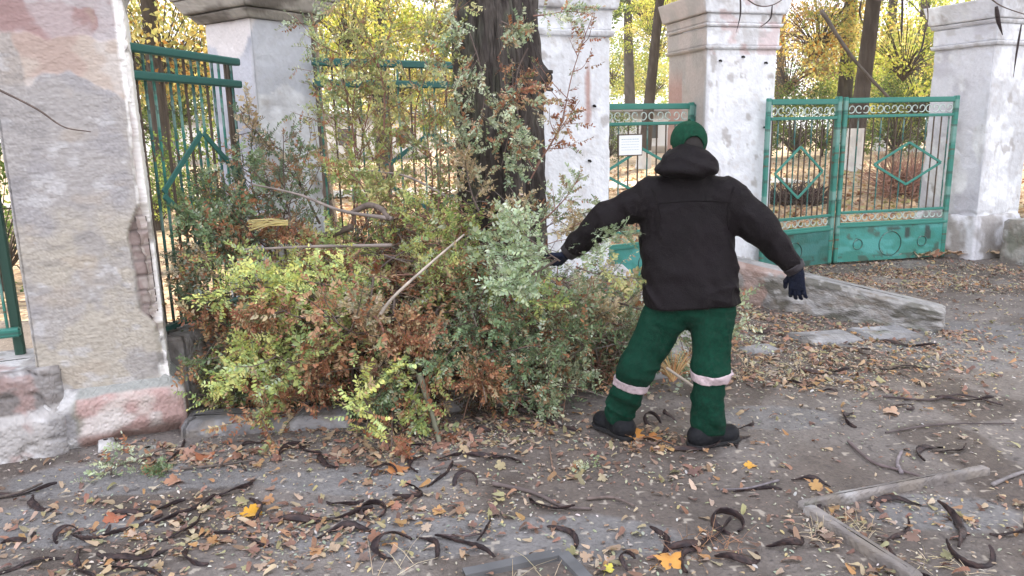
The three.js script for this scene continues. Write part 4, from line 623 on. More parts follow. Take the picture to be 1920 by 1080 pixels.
{
  const r = rng(2024); let n = 0;
  for (let i = 0; i < 900 && n < 100; i++) {
    const x = lerp(-1.85, 0.85, r()), z = lerp(-5.6, -4.08, Math.pow(r(), 0.8)), h = heapH(x, z); if (h < 0.1) continue; n++;
    const y = h * (0.62 + 0.36 * r()), e = 0.05, nx = -(heapH(x + e, z) - heapH(x - e, z)) / (2 * e), nz = -(heapH(x, z + e) - heapH(x, z - e)) / (2 * e), k = heapKind(x, y, z, r);
    const out = V(nx, 0.25, nz).normalize(), d = rdir(r); d.y *= 0.4; d.addScaledVector(out, 0.9); d.y -= 0.35 * r(); d.normalize();
    const lb = LBL[k].replace('lying in the heap of cut branches', (y > 0.55 ? 'atop' : y > 0.3 ? 'halfway up' : 'low in') + " the heap's " + (z > -4.75 ? 'front' : 'back') + ', ' + (x < -1.25 ? 'by the near pillar' : x < -0.8 ? 'towards its left end' : x < -0.35 ? 'left of its middle' : x < 0.1 ? 'before the big trunk' : x < 0.45 ? 'towards its right end' : 'at its right end') + (d.x < -0.4 ? ', pointing left' : d.x > 0.4 ? ', pointing right' : ''));
    addBranch(HG[k][n % 3], V(x - d.x * 0.32, Math.max(0.03, y - d.y * 0.3), z - d.z * 0.32), d, r() * 6.28, 0.8 + 0.65 * r(), lb, lb.slice(0, 60));
  }
  // loose leaves and broken sprays that fill the heap
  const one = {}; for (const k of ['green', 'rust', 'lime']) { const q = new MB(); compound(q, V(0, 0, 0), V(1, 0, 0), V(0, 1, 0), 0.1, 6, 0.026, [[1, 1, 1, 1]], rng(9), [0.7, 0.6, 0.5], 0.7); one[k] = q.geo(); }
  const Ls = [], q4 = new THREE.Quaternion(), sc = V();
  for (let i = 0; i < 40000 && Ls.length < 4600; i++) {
    const x = lerp(-1.9, 0.85, r()), z = lerp(-5.75, -4.05, r()), h = heapH(x, z); if (h < 0.06) continue; const y = h * Math.pow(r(), 0.6) * 0.85, kk = heapKind(x, y, z, r), c = mul3(jit(r() < 0.6 ? pick(PB.rust, r) : pick(PB[kk], r), r, 0.3), r() < 0.8 ? 0.3 : 0.9), d = rdir(r);  // rust and green leaf colours, most darkened to stand for shade inside the heap
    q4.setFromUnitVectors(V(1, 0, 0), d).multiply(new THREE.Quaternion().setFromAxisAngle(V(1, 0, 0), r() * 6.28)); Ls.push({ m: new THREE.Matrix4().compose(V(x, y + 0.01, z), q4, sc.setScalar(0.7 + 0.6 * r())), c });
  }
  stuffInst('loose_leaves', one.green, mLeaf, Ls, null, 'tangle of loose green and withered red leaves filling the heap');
  // tangle of thin bare twigs inside
  const tw = new MB(); for (let i = 0; i < 1300; i++) { const x = lerp(-1.8, 0.75, r()), z = lerp(-5.6, -4.15, r()), h = heapH(x, z); if (h < 0.08) continue; const p = V(x, h * (0.5 + 0.62 * r()), z), d = rdir(r); d.y *= 0.6; const l = 0.15 + 0.4 * r(); tw.tube([p, p.clone().addScaledVector(d, l * 0.5).add(V(0, 0.02, 0)), p.clone().addScaledVector(d, l)], (t) => lerp(0.0042, 0.0012, t), 4, mul3(i % 3 === 1 ? BARK.dark : i % 3 ? BARK.grey : [0.30, 0.17, 0.12], 0.7 + 0.6 * r()), false); }
  const tm = solo('twig_tangle', tw.geo(), mTwig, 'tangle of thin bare twigs within the heap of cut branches', 'twigs'); tm.userData.kind = 'stuff';
}
// branches picked out one by one: from a pixel and distance to a pixel and distance
let bs = 500;
function spray(a, b, pal, label, o = {}, group) { const A = D(...a), B = D(...b), d = B.clone().sub(A), L = d.length(); return addBranch(branchGeo({ seed: bs++, L, pal: PB[pal], twigs: Math.round((o.tw || 11) * Math.max(0.6, L)), leaves: Math.round((o.lv ?? 6) * 1.25), bark: BARK[o.bark || 'dark'], r0: o.r0 || 0.008, sag: o.sag ?? 0.12, ll: o.ll || 0.029, leafLen: o.len || 0.105, spread: o.sp || 0.34, bare: o.bare ?? 0.15, tip: o.tip ?? 1 }), A, d, o.roll ?? bs * 1.7, 1, label, group); }
// front of the heap, left: bright yellow-green sprays
spray([640, 590, 4.35], [372, 545, 4.05], 'yellow', 'bright yellow-green branch reaching furthest left from the front of the heap', { tw: 15, lv: 6, sp: 0.22, roll: 0 });
spray([690, 540, 4.4], [490, 520, 4.15], 'yellow', 'bright yellow branch on top of the left front of the heap', { tw: 16, sp: 0.3 });
spray([600, 600, 4.3], [440, 665, 3.98], 'yellow', 'yellow-green branch bending down at the left front of the heap', { tw: 14, sp: 0.25 });
spray([590, 640, 4.25], [490, 765, 3.88], 'lime', 'pale green branch hanging lowest at the left front of the heap, over the kerb', { tw: 13, sp: 0.22 });
spray([520, 600, 4.3], [365, 690, 4.05], 'green', 'green leafy spray poking out beside the near pillar\'s plinth', { tw: 10, lv: 4, sp: 0.22 });
spray([760, 470, 4.6], [640, 560, 4.2], 'lime', 'light green spray over the upper left front of the heap', { tw: 16 });
// middle
spray([800, 560, 4.35], [700, 700, 4.0], 'tan', 'branch with dry tan leaves at the middle front of the heap', { tw: 16 });
spray([830, 570, 4.3], [745, 660, 4.0], 'rust', 'branch with withered rust leaves at the middle front of the heap', { tw: 16 });
spray([780, 640, 4.15], [690, 770, 3.9], 'green', 'green spray hanging at the middle front of the heap, left of the leaning stick', { tw: 14 });
spray([815, 640, 4.1], [770, 800, 3.85], 'lime', 'green spray around the foot of the leaning stick', { tw: 12, sp: 0.25 });
spray([620, 600, 4.3], [600, 740, 4.0], 'rust', 'branch with withered red leaves low at the left front of the heap', { tw: 14 });
spray([900, 560, 4.3], [820, 690, 3.95], 'green', 'green spray right of the withered middle of the heap', { tw: 16 });
spray([880, 420, 4.7], [800, 560, 4.3], 'lime', 'yellow-green spray hanging below the big trunk at the top of the heap', { tw: 16 });
spray([960, 470, 4.5], [880, 620, 4.15], 'green', 'dull green spray in the upper right of the heap', { tw: 16 });
spray([1000, 560, 4.4], [960, 720, 4.1], 'green', 'green spray at the right front of the heap', { tw: 16 });
spray([1060, 580, 4.5], [1080, 720, 4.2], 'sage', 'grey-green spray at the right end of the heap beside the man\'s leg', { tw: 15 });
spray([1010, 640, 4.3], [1030, 770, 4.05], 'sage', 'pale green spray at the low right front of the heap', { tw: 13 });
spray([1040, 520, 4.7], [1140, 600, 4.6], 'tan', 'dry tan spray at the right end of the heap behind the man\'s leg', { tw: 14 });
spray([900, 680, 4.15], [930, 730, 3.98], 'rust', 'small withered red spray low in the right front of the heap', { tw: 14 });
spray([560, 560, 4.2], [470, 610, 3.98], 'rust', 'withered red-brown spray hanging among the yellow branches at the left front', { tw: 15, sp: 0.26 });
spray([660, 620, 4.2], [580, 700, 3.95], 'rust', 'withered rust spray left of the leaning stick, halfway down the heap', { tw: 15, sp: 0.28 });
spray([740, 560, 4.2], [770, 650, 3.96], 'rust', 'withered rust spray under the pale stick at the middle of the heap', { tw: 16, sp: 0.35 });
spray([700, 520, 4.25], [690, 600, 4.0], 'tan', 'dry tan spray beside the lower end of the pale stick', { tw: 14, sp: 0.35 });
spray([880, 640, 4.1], [900, 720, 3.92], 'rust', 'withered rust spray right of the leaning stick, low in the heap', { tw: 14, sp: 0.3 });
spray([560, 470, 4.7], [640, 500, 4.45], 'rust', 'withered rust spray below the thick dark branch end', { tw: 15, sp: 0.35 });
spray([870, 330, 4.8], [845, 210, 4.85], 'sage', 'grey-green spray veiling the left edge of the big trunk', { tw: 14, sp: 0.35 });
spray([900, 400, 4.75], [870, 290, 4.75], 'tan', 'dry spray before the lower left of the big trunk', { tw: 14, lv: 4, sp: 0.35 });
spray([520, 590, 4.2], [420, 740, 3.95], 'yellow', 'slender yellow-green shoot drooping to the left of the kerb', { tw: 12, sp: 0.16 });
// held by the man, swung over the heap
const held = spray([1046, 484, 4.02], [910, 455, 4.1], 'pearl', 'pale grey-green leafy branch held in the man\'s left hand', { tw: 13, lv: 5, sp: 0.5, r0: 0.01, sag: 0.2, bare: 0.05, ll: 0.036, len: 0.15 }); void held;
spray([1046, 486, 4.0], [945, 540, 3.95], 'pearl', 'pale branch hanging down from the man\'s left hand onto the heap', { tw: 16, lv: 5, sp: 0.5, bare: 0.02, ll: 0.034 });
spray([1050, 490, 3.95], [960, 400, 4.0], 'pearl', 'pale leafy spray rising from the man\'s left hand', { tw: 14, lv: 4, sp: 0.4, r0: 0.005, bare: 0.1 });
spray([1040, 490, 4.0], [1170, 420, 3.82], 'pearl', 'short leafy spray crossing in front of the man\'s left sleeve', { tw: 16, lv: 4, sp: 0.22, r0: 0.005, bare: 0.2 });
spray([1080, 500, 3.95], [1215, 530, 3.8], 'pale', 'thin pale spray whipping past the man\'s jacket hem', { tw: 6, lv: 3, sp: 0.2, r0: 0.004, bare: 0.3 });
// leaning on the left railing and the grey pillar: dark foliage
for (const [a, b, pl, lb] of [
  [[560, 520, 4.9], [430, 350, 4.75], 'green', 'dull green branch in the thicket before the left railing and grey pillar'], [[590, 500, 4.95], [520, 250, 5.0], 'deep', 'dark branch rising up the middle of the grey pillar'], [[520, 520, 4.7], [390, 420, 4.6], 'deep', 'dark spray in the thicket low before the left railing'], [[480, 500, 4.6], [350, 380, 4.6], 'green', 'green branch reaching left towards the near pillar\'s edge'],
  [[400, 560, 4.55], [330, 470, 4.45], 'deep', 'dark green branch just right of the near pillar\'s broken edge'], [[460, 540, 4.7], [365, 400, 4.6], 'green', 'dull green branch across the lower left railing'], [[440, 620, 4.5], [335, 560, 4.3], 'deep', 'dark branch filling the gap behind the near pillar\'s lower edge'], [[500, 500, 4.75], [410, 470, 4.55], 'deep', 'dark green spray above the yellow branches at the left'], [[480, 440, 4.85], [360, 340, 4.75], 'green', 'green branch spread over the middle of the left railing'], [[420, 480, 4.6], [335, 520, 4.4], 'tan', 'dry spray behind the near pillar\'s broken edge'], [[520, 470, 4.8], [430, 430, 4.6], 'rust', 'withered red spray in front of the left railing'],
  [[480, 560, 4.9], [400, 320, 4.85], 'deep', 'dark green branch leaning on the left railing, tallest by the near pillar'], [[520, 540, 5.1], [470, 230, 5.3], 'deep', 'dark green branch leaning up against the grey pillar'], [[540, 500, 5.1], [560, 260, 5.3], 'green', 'green branch leaning against the right face of the grey pillar'],
  [[430, 560, 4.75], [350, 420, 4.6], 'deep', 'dark green branch low against the left railing beside the near pillar'], [[470, 520, 4.9], [440, 380, 4.8], 'green', 'dull green branch in front of the left railing\'s bars'], [[560, 470, 5.0], [500, 330, 5.1], 'deep', 'dark branch in front of the lower grey pillar'], [[400, 600, 4.5], [350, 510, 4.3], 'deep', 'dark green branch tucked behind the near pillar\'s foot'],
  [[600, 450, 5.0], [440, 300, 5.0], 'green', 'green branch slanting left across the grey pillar'], [[460, 620, 4.6], [380, 590, 4.4], 'rust', 'withered red branch beside the near pillar\'s foot'], [[600, 420, 5.2], [455, 190, 5.5], 'tan', 'thin bare-looking branch reaching up the corner of the grey pillar'], [[560, 440, 5.0], [520, 420, 4.6], 'rust', 'withered red spray on top of the heap under the grey pillar']])
  spray(a, b, pl, lb, { tw: 13, lv: 5, sp: 0.3, r0: 0.009 });
// tall pale-leaved branches standing between the pillar and the trunk
for (const [a, b, pl, lb, sp] of [
  [[660, 440, 5.15], [640, 60, 5.1], 'pale', 'tall pale yellow branch standing right beside the grey pillar'], [[690, 430, 5.1], [660, 90, 5.0], 'lime', 'tall light green branch left of the middle of the gap'], [[740, 420, 5.15], [720, 150, 5.1], 'pale', 'tall pale branch in the middle of the gap before the railing'], [[790, 430, 5.1], [800, 180, 5.0], 'lime', 'light green branch left of the big trunk'], [[820, 420, 5.0], [845, 130, 4.95], 'sage', 'grey-green branch along the left edge of the big trunk'],
  [[660, 420, 5.2], [740, -20, 5.2], 'pale', 'tallest pale branch reaching the top of the photo between pillar and trunk'], [[700, 300, 5.2], [560, 20, 5.3], 'sage', 'grey-green branch arching left over the grey pillar\'s edge'], [[720, 250, 5.0], [640, -30, 4.9], 'pale', 'pale yellow branch near the top of the photo left of the trunk'], [[780, 300, 5.1], [830, -20, 5.0], 'pale', 'pale branch near the top of the photo touching the trunk'], 
  [[730, 420, 4.9], [620, 300, 4.8], 'lime', 'light green branch low before the railing, slanting left'], [[760, 410, 4.8], [700, 330, 4.7], 'pale', 'pale spray low before the railing'], [[840, 420, 4.8], [760, 390, 4.6], 'lime', 'light green spray on top of the heap at the trunk\'s foot']])
  spray(a, b, pl, lb, { tw: 13, lv: 5, sp: 0.3, r0: 0.008, bark: 'red' });
// on and around the trunk
for (const [a, b, pl, lb, tw] of [
  [[880, 60, 4.95], [900, 250, 4.75], 'sage', 'grey-green spray hanging down the left half of the big trunk', 12], [[960, 110, 4.95], [945, 320, 4.75], 'sage', 'grey-green spray hanging down the middle of the big trunk', 14], [[990, 90, 4.9], [960, 200, 4.75], 'rust', 'withered rust spray on the upper right of the big trunk', 12], [[860, -10, 4.95], [840, 90, 4.85], 'sage', 'grey-green spray at the top left edge of the big trunk', 12], 
  [[940, 40, 4.9], [975, 60, 4.8], 'sage', 'small grey-green tuft near the top of the big trunk', 10], [[930, 230, 4.85], [990, 290, 4.7], 'sage', 'grey-green spray across the right half of the big trunk', 14], [[1010, 420, 4.75], [950, 390, 4.5], 'tan', 'dry spray at the right foot of the big trunk', 14]])
  spray(a, b, pl, lb, { tw: tw * 1.0, lv: 4, sp: 0.42, r0: 0.005 });
for (const [a, b, pl, lb, lv] of [[[1000, 320, 4.95], [1118, 30, 5.0], 'rust', 'thin curved branch with few reddish leaves rising right of the big trunk', 2], [[990, 345, 4.95], [1090, 190, 4.9], 'rust', 'sparse reddish branch in front of the whitewashed pillar', 3], [[1000, 30, 4.95], [1100, 20, 4.9], 'sage', 'grey-green spray at the top of the photo right of the big trunk', 4], [[1010, 420, 4.8], [1090, 330, 4.8], 'sage', 'sparse grey-green branch low in front of the whitewashed pillar', 3], [[1020, 440, 4.8], [1090, 420, 4.7], 'tan', 'dry spray before the foot of the whitewashed pillar', 4]])
  spray(a, b, pl, lb, { tw: 9, lv, sp: 0.3, r0: 0.006, tip: 1, bark: 'red' });
// thick bare sticks lying in the heap
function stick(pts, r0, r1, col, label, name = 'bare_stick') { const m = new MB(); const v = bez(pts.map((p) => (p.isVector3 ? p : D(...p))), 30); m.tube(v, (t) => lerp(r0, r1, t) * (0.9 + 0.25 * noise(t * 14, r0 * 900)), 8, (t) => mul3(col, 0.7 + 0.6 * noise(t * 26, r0 * 1000))); return solo(name, m.geo(), mTwig, label, 'stick'); }
stick([[455, 468, 4.5], [600, 462, 4.45], [735, 460, 4.4]], 0.007, 0.011, BARK.grey, 'long straight bare stick lying level across the upper left of the heap');
stick([[470, 345, 4.8], [560, 365, 4.7], [640, 395, 4.6], [735, 410, 4.5]], 0.006, 0.012, BARK.grey, 'long bare stick slanting down to the right above the heap');
stick([[660, 400, 4.65], [690, 385, 4.6], [715, 392, 4.55], [730, 412, 4.5]], 0.019, 0.017, [0.13, 0.10, 0.085], 'thick short crooked branch stub on top of the heap');
stick([[560, 450, 4.7], [620, 440, 4.65], [660, 425, 4.6]], 0.024, 0.02, [0.10, 0.075, 0.06], 'thick dark branch end under the crooked stub');
stick([[870, 440, 4.35], [800, 500, 4.1], [735, 560, 4.0], [712, 590, 3.98]], 0.006, 0.01, BARK.pale, 'pale bare stick slanting down the middle of the heap');
stick([[700, 590, 4.0], [715, 610, 3.95], [725, 650, 3.92]], 0.008, 0.004, BARK.red, 'short reddish stick under the pale stick in the heap');
stick([[785, 700, 3.98], [808, 770, 3.9], [832, 862, 3.72]], 0.018, 0.012, [0.16, 0.16, 0.11], 'mossy grey stick leaning out of the heap onto the ground');
stick([[520, 715, 4.1], [600, 722, 4.05], [640, 730, 4.02]], 0.014, 0.016, [0.17, 0.13, 0.11], 'dark stick lying low under the left front of the heap');
stick([[690, 320, 4.7], [760, 330, 4.75], [840, 370, 4.8]], 0.005, 0.009, BARK.grey, 'bare grey twig crossing before the railing left of the trunk');
{ const m = new MB(), r = rng(8); for (let i = 0; i < 34; i++) { const a = D(540, 412 + r() * 10, 4.55), b = D(462 + r() * 20, 412 + r() * 22, 4.5 + 0.06 * r()); m.tube([a, a.clone().lerp(b, 0.5).add(V(0, 0.012, 0)), b], (t) => lerp(0.003, 0.0015, t), 4, jit([0.62, 0.50, 0.22], r)); } solo('straw_bundle', m.geo(), mTwig, 'bunch of pale yellow straw lying on the upper left of the heap', 'straw'); }
{ const m = new MB(), r = rng(18); for (let i = 0; i < 90; i++) { const a = D(1262, 716, 4.3), b = D(1225 + r() * 80, 655 + r() * 40, 4.35 + 0.2 * r()); m.tube([a, a.clone().lerp(b, 0.5).add(V(0, 0.02, 0)), b], (t) => lerp(0.0028, 0.0012, t), 4, jit(r() < 0.3 ? [0.42, 0.2, 0.09] : [0.50, 0.34, 0.15], r)); } m.tube([D(1250, 690, 4.25), D(1300, 725, 4.1)], 0.009, 7, BARK.pale); solo('straw_broom', m.geo(), mTwig, 'straw broom head lying on the ground behind the man\'s legs', 'broom'); }
// twigs and pods hanging into the picture from above
stick([[-40, 150, 2.3], [70, 205, 2.32], [120, 238, 2.34], [170, 247, 2.35]], 0.004, 0.0014, BARK.dark, 'thin bare twig crossing in front of the near pillar', 'hanging_twig');
stick([[1540, 20, 11], [1600, 110, 11.2], [1668, 185, 11.5]], 0.032, 0.02, [0.12, 0.10, 0.085], 'long bare bough slanting behind the top of the double gate', 'fallen_bough');

// ---------------------------------------------------------------- the man, seen from behind
{
  const root = P(1255, 822); root.y = 0; const man = thing('person', 'person seen from behind in green cap, dark jacket and green trousers, dragging branches', 'person', null, root);
  const J = (x, y, z) => D(x, y, z).sub(root), lo = (a, b, c) => V(a, b, c);
  const H = { head: J(1291, 270, 3.93), neck: J(1291, 314, 3.88), chest: J(1293, 400, 3.86), hip: J(1296, 560, 3.80), LS: J(1222, 362, 3.86), LE: J(1138, 410, 3.92), LW: J(1078, 462, 3.99), RS: J(1364, 362, 3.84), RE: J(1426, 424, 3.8), RW: J(1480, 490, 3.76), LH: J(1252, 590, 3.80), LK: J(1192, 692, 3.74), LA: J(1160, 780, 3.82), RH: J(1334, 590, 3.78), RK: J(1331, 692, 3.68), RA: J(1326, 802, 3.66) };
  const bb = (ps, m) => { const l = V(9, 9, 9), h = V(-9, -9, -9); ps.forEach((p) => { l.min(p); h.max(p); }); return [l.addScalar(-m), h.addScalar(m)]; };
  const wr = (x, y, z, s, k) => k * (fbm(x * s, y * s * 1.5, z * s, 3) - 0.5);
  const mSkin = new THREE.MeshStandardMaterial({ color: new THREE.Color().setRGB(0.48, 0.27, 0.19), roughness: 0.6 });
  // body
  {
    const parts = [cone(H.neck.clone().add(V(0, -0.06, 0)), H.head, 0.058, 0.055), cone(H.chest, H.hip, 0.12, 0.12), cone(V(H.LS.x, H.LS.y - 0.01, H.LS.z), V(H.RS.x, H.RS.y - 0.01, H.RS.z), 0.05, 0.05), cone(H.neck, H.chest, 0.06, 0.12), cone(H.LS, H.LE, 0.05, 0.042), cone(H.LE, H.LW, 0.04, 0.028), cone(H.RS, H.RE, 0.05, 0.042), cone(H.RE, H.RW, 0.04, 0.028), cone(H.hip, H.LH, 0.11, 0.09), cone(H.hip, H.RH, 0.11, 0.09), cone(H.LH, H.LK, 0.075, 0.05), cone(H.LK, H.LA, 0.05, 0.035), cone(H.RH, H.RK, 0.075, 0.05), cone(H.RK, H.RA, 0.05, 0.035)];
    const f = (x, y, z) => { let d = 9; for (const p of parts) d = smin(d, p(x, y, z), 0.03); return d; };
    const [l, h] = bb(Object.values(H), 0.15); l.y = Math.max(l.y, 0.02); const g1 = nets(f, l, h, 0.014);
    const c = H.head, hd = [ell(c, 0.076, 0.1, 0.092), ell(c.clone().add(V(0, -0.065, -0.035)), 0.052, 0.05, 0.055), cone(c.clone().add(V(0, 0.01, -0.09)), c.clone().add(V(0, -0.025, -0.112)), 0.009, 0.015), ell(c.clone().add(V(0, -0.062, -0.088)), 0.024, 0.01, 0.012), ell(c.clone().add(V(-0.08, -0.01, 0.0)), 0.012, 0.032, 0.02), ell(c.clone().add(V(0.08, -0.01, 0.0)), 0.012, 0.032, 0.02), cone(c, c.clone().add(V(0, -0.13, 0.03)), 0.05, 0.058)];
    const sock = [ell(c.clone().add(V(-0.033, 0.004, -0.098)), 0.018, 0.012, 0.014), ell(c.clone().add(V(0.033, 0.004, -0.098)), 0.018, 0.012, 0.014)];
    const fh = (x, y, z) => { let d = 9; for (const p of hd) d = smin(d, p(x, y, z), 0.02); for (const p of sock) d = smax(d, -p(x, y, z), 0.01); return d; };
    const g2 = nets(fh, c.clone().add(V(-0.12, -0.15, -0.14)), c.clone().add(V(0.12, 0.13, 0.13)), 0.005);
    part('body', mergeGeometries([g1, g2]), mSkin, man);
    const mEye = new THREE.MeshStandardMaterial({ color: 0x2a2018, roughness: 0.25 }); for (const s of [-1, 1]) { const e = part('eye', new THREE.SphereGeometry(0.011, 14, 10), mEye, man); e.position.copy(c).add(V(0.033 * s, 0.003, -0.083)); }
    const hair = (x, y, z) => Math.max(ell(c.clone().add(V(0, -0.005, 0.006)), 0.081, 0.102, 0.095)(x, y, z) - 0.003 * noise(x * 90, y * 30, z * 90), -(z - c.z + 0.035), c.y - 0.062 - y);
    part('hair', nets(hair, c.clone().add(V(-0.1, -0.12, -0.1)), c.clone().add(V(0.1, 0.12, 0.12)), 0.005), new THREE.MeshStandardMaterial({ color: new THREE.Color().setRGB(0.012, 0.009, 0.008), roughness: 0.8 }), man);
  }
  const weave = (() => { const t = noiseTex(256, tileWeave()); return t; })();
  function tileWeave() { const f = tile((u, v) => 0.5 * noise(u * 64, v * 64, 2) + 0.5 * fbm(u * 12, v * 12, 4, 3)); return (u, v) => { const k = f(u, v); return [k, k, k]; }; }
  const wornMap = noiseTex(256, (() => { const f = tile((u, v) => 0.6 * fbm(u * 5, v * 5, 3, 4) + 0.4 * noise(u * 90, v * 90, 8)); return (u, v) => { const k = 0.72 + 0.5 * (f(u, v) - 0.22); return [k, k, k]; }; })(), true);
  const cloth = (r, g, b, ro = 0.85, sheen = 0) => { const t = weave.clone(); t.repeat.set(5, 5); return new THREE.MeshPhysicalMaterial({ map: wornMap, specularIntensity: r < 0.03 && g < 0.02 && b < 0.03 ? 0.3 : 0.2, color: new THREE.Color().setRGB(r, g, b), roughness: ro, bumpMap: t, bumpScale: 0.003, sheen, sheenRoughness: 0.6, sheenColor: new THREE.Color(0.5, 0.5, 0.55) }); };
  const mJacket = cloth(0.0085, 0.0056, 0.0076, 0.68), mTrouser = cloth(0.005, 0.047, 0.028, 0.9), mCap = cloth(0.011, 0.075, 0.042, 0.85), mGlove = cloth(0.012, 0.016, 0.034, 0.8), mBand = cloth(0.66, 0.53, 0.56, 0.5), mShoe = new THREE.MeshPhysicalMaterial({ color: new THREE.Color().setRGB(0.007, 0.008, 0.011), specularIntensity: 0.4, roughness: 0.65, bumpMap: smoothBump, bumpScale: 0.004 });
  const trim = new THREE.MeshStandardMaterial({ color: new THREE.Color().setRGB(0.016, 0.012, 0.016), roughness: 0.6 });
  // jacket: profile of half width, half depth and centre by height
  const prof = [[0.70, 0.234, 0.165], [0.80, 0.226, 0.158], [0.95, 0.216, 0.14], [1.10, 0.224, 0.14], [1.2, 0.23, 0.138], [1.28, 0.222, 0.128], [1.335, 0.205, 0.115], [1.37, 0.16, 0.1], [1.41, 0.1, 0.085]];
  const at = (y) => { let k = 0; while (k < prof.length - 2 && prof[k + 1][0] < y) k++; const t = clamp((y - prof[k][0]) / (prof[k + 1][0] - prof[k][0]), 0, 1.2); return [lerp(prof[k][1], prof[k + 1][1], t), lerp(prof[k][2], prof[k + 1][2], t)]; };
  const cx = (y) => lerp(H.hip.x - 0.006, H.neck.x - 0.004, ss(0.75, 1.4, y)), cz = (y) => lerp(H.hip.z, H.neck.z, ss(0.7, 1.4, y));
  const torso = (x, y, z) => { const [a, b] = at(y), X = Math.abs(x - cx(y)) / a, Z = Math.abs(z - cz(y)) / b; return (Math.pow(X ** 2.5 + Z ** 2.5, 0.4) - 1) * b * 0.85; };
  const arms = [[H.LS, H.LE, 0.078, 0.07], [H.LE, H.LW, 0.072, 0.06], [H.RS, H.RE, 0.08, 0.073], [H.RE, H.RW, 0.072, 0.056]].map((e) => ({ f: cone(...e), e }));
  const rdg = (a, b, c, p) => Math.pow(1 - Math.abs(2 * noise(a, b, c) - 1), p);
  const fold = (x, y, z, e, ph) => { const [a, b] = e, L = a.distanceTo(b), t = ((x - a.x) * (b.x - a.x) + (y - a.y) * (b.y - a.y) + (z - a.z) * (b.z - a.z)) / (L * L); return 0.0028 * Math.sin(t * L * 48 + ph + 3 * fbm(x * 9, y * 9, z * 9, 2)) * ss(0, 0.2, t) * fbm(x * 12, y * 12, z * 12 + ph, 2) * 2; };
  const hemY = (x) => 0.728 + 0.012 * Math.sin(x * 7) - 0.02 * (x - 0.2);
  const jacket = (x, y, z) => {
    let d = torso(x, y, z) + wr(x, y * 0.6, z, 6, 0.02) + wr(x + y * 0.8, y * 0.15, z, 22, 0.009) - 0.011 * rdg(x * 5 + 1.5 * Math.abs(x - cx(y)) * 8 + 3, (y + 0.55 * Math.abs(x - cx(y))) * 9, z * 3, 2.5) * ss(0.35, 0.6, noise(x * 5, y * 4, 3)) - 0.010 * rdg((x + y * 0.45) * 11, (y - x * 0.5) * 3.2, z * 3 + 7, 2.5) * ss(1.25, 1.05, y) - 0.01 * rdg(x * 4, y * 15 + Math.sin(x * 8), 2, 4) * ss(0.95, 0.8, y) * 0.7;
    d -= 0.007 * ss(0.012, 0.004, Math.abs(y - hemY(x) - 0.045)) * 0 - 0.004 * ss(0.02, 0, Math.abs(Math.abs(x - cx(y)) - 0.19 - 0.02 * (1.2 - y)) - 0.001) * ss(1.05, 1.12, y);
    d = smax(d, hemY(x) - y, 0.012);
    arms.forEach(({ f, e }, i) => { d = smin(d, f(x, y, z) - fold(x, y, z, e, i * 2) - 0.012 * rdg((x + 0.6 * y) * 13 + i, (y - 0.4 * x) * 6, z * 9, 2.5) + wr(x + y, y * 0.6, z, 14, 0.014), 0.06); });
    return d;
  };
  let [l, h] = bb([H.LW, H.RW, H.LS, H.RS, H.neck, V(H.hip.x - 0.2, 0.75, H.hip.z), V(H.hip.x + 0.2, 0.75, H.hip.z)], 0.14); h.y = 1.46; l.y = 0.68; l.z = Math.min(l.z, cz(1.2) - 0.22); h.z = Math.max(h.z, cz(0.8) + 0.22);
  const jk = part('jacket', nets(jacket, l, h, 0.0085), mJacket, man);
  const hc = J(1289, 318, 3.79), hood = (x, y, z) => { let d = ell(hc, 0.158, 0.045, 0.11)(x, y, z); d = smin(d, ell(J(1289, 305, 3.81), 0.135, 0.05, 0.108)(x, y, z), 0.06); d = smin(d, ell(J(1290, 292, 3.84), 0.1, 0.05, 0.1)(x, y, z), 0.06); d += 0.0035 * Math.sin((y + 0.3 * (x - hc.x) + 1.2 * (x - hc.x) ** 2) * 95 + 5 * fbm(x * 6, y * 6, z * 6, 2)) + wr(x, y, z, 10, 0.016); return Math.max(d, -ell(H.head.clone().add(V(0, 0.05, -0.03)), 0.088, 0.12, 0.1)(x, y, z)); };
  part('hood', nets(hood, hc.clone().add(V(-0.2, -0.11, -0.2)), hc.clone().add(V(0.2, 0.13, 0.15)), 0.007), mJacket, jk);
  for (const [a, b, r] of [[H.LE, H.LW, 0.06], [H.RE, H.RW, 0.064]]) { const dd = b.clone().sub(a).normalize(), p = b.clone().addScaledVector(dd, 0.03), q = b.clone().addScaledVector(dd, 0.055), c = cone(p, q, r - 0.006, r - 0.012), m = p.clone().lerp(q, 0.5); part('cuff', nets((x, y, z) => Math.max(c(x, y, z), Math.abs((x - m.x) * dd.x + (y - m.y) * dd.y + (z - m.z) * dd.z) - 0.02) + wr(x, y, z, 25, 0.006), m.clone().addScalar(-0.09), m.clone().addScalar(0.09), 0.006), trim, jk); }
  { const p = J(1218, 512, 3.68), m = new MB(); void p; m.tube(arc((t) => { const y = hemY(0.2) + 0.028, a = t * 6.2832, [A, B] = at(y); return V(cx(y) + Math.sign(Math.cos(a)) * Math.pow(Math.abs(Math.cos(a)), 0.8) * (A + 0.004), hemY(Math.cos(a) * 0.2) + 0.03, cz(y) + Math.sign(Math.sin(a)) * Math.pow(Math.abs(Math.sin(a)), 0.8) * (B + 0.004)); }, 60), 0.003, 5, null, false); part('hem_seam', m.geo(), trim, jk); }
  const onBack = (f, x, y, z0) => { let z = z0; for (let i = 0; i < 90; i++) { const d = f(x, y, z); if (d < 0.0005) break; z -= Math.max(0.001, d * 0.6); } return V(x, y, z + 0.0015); };
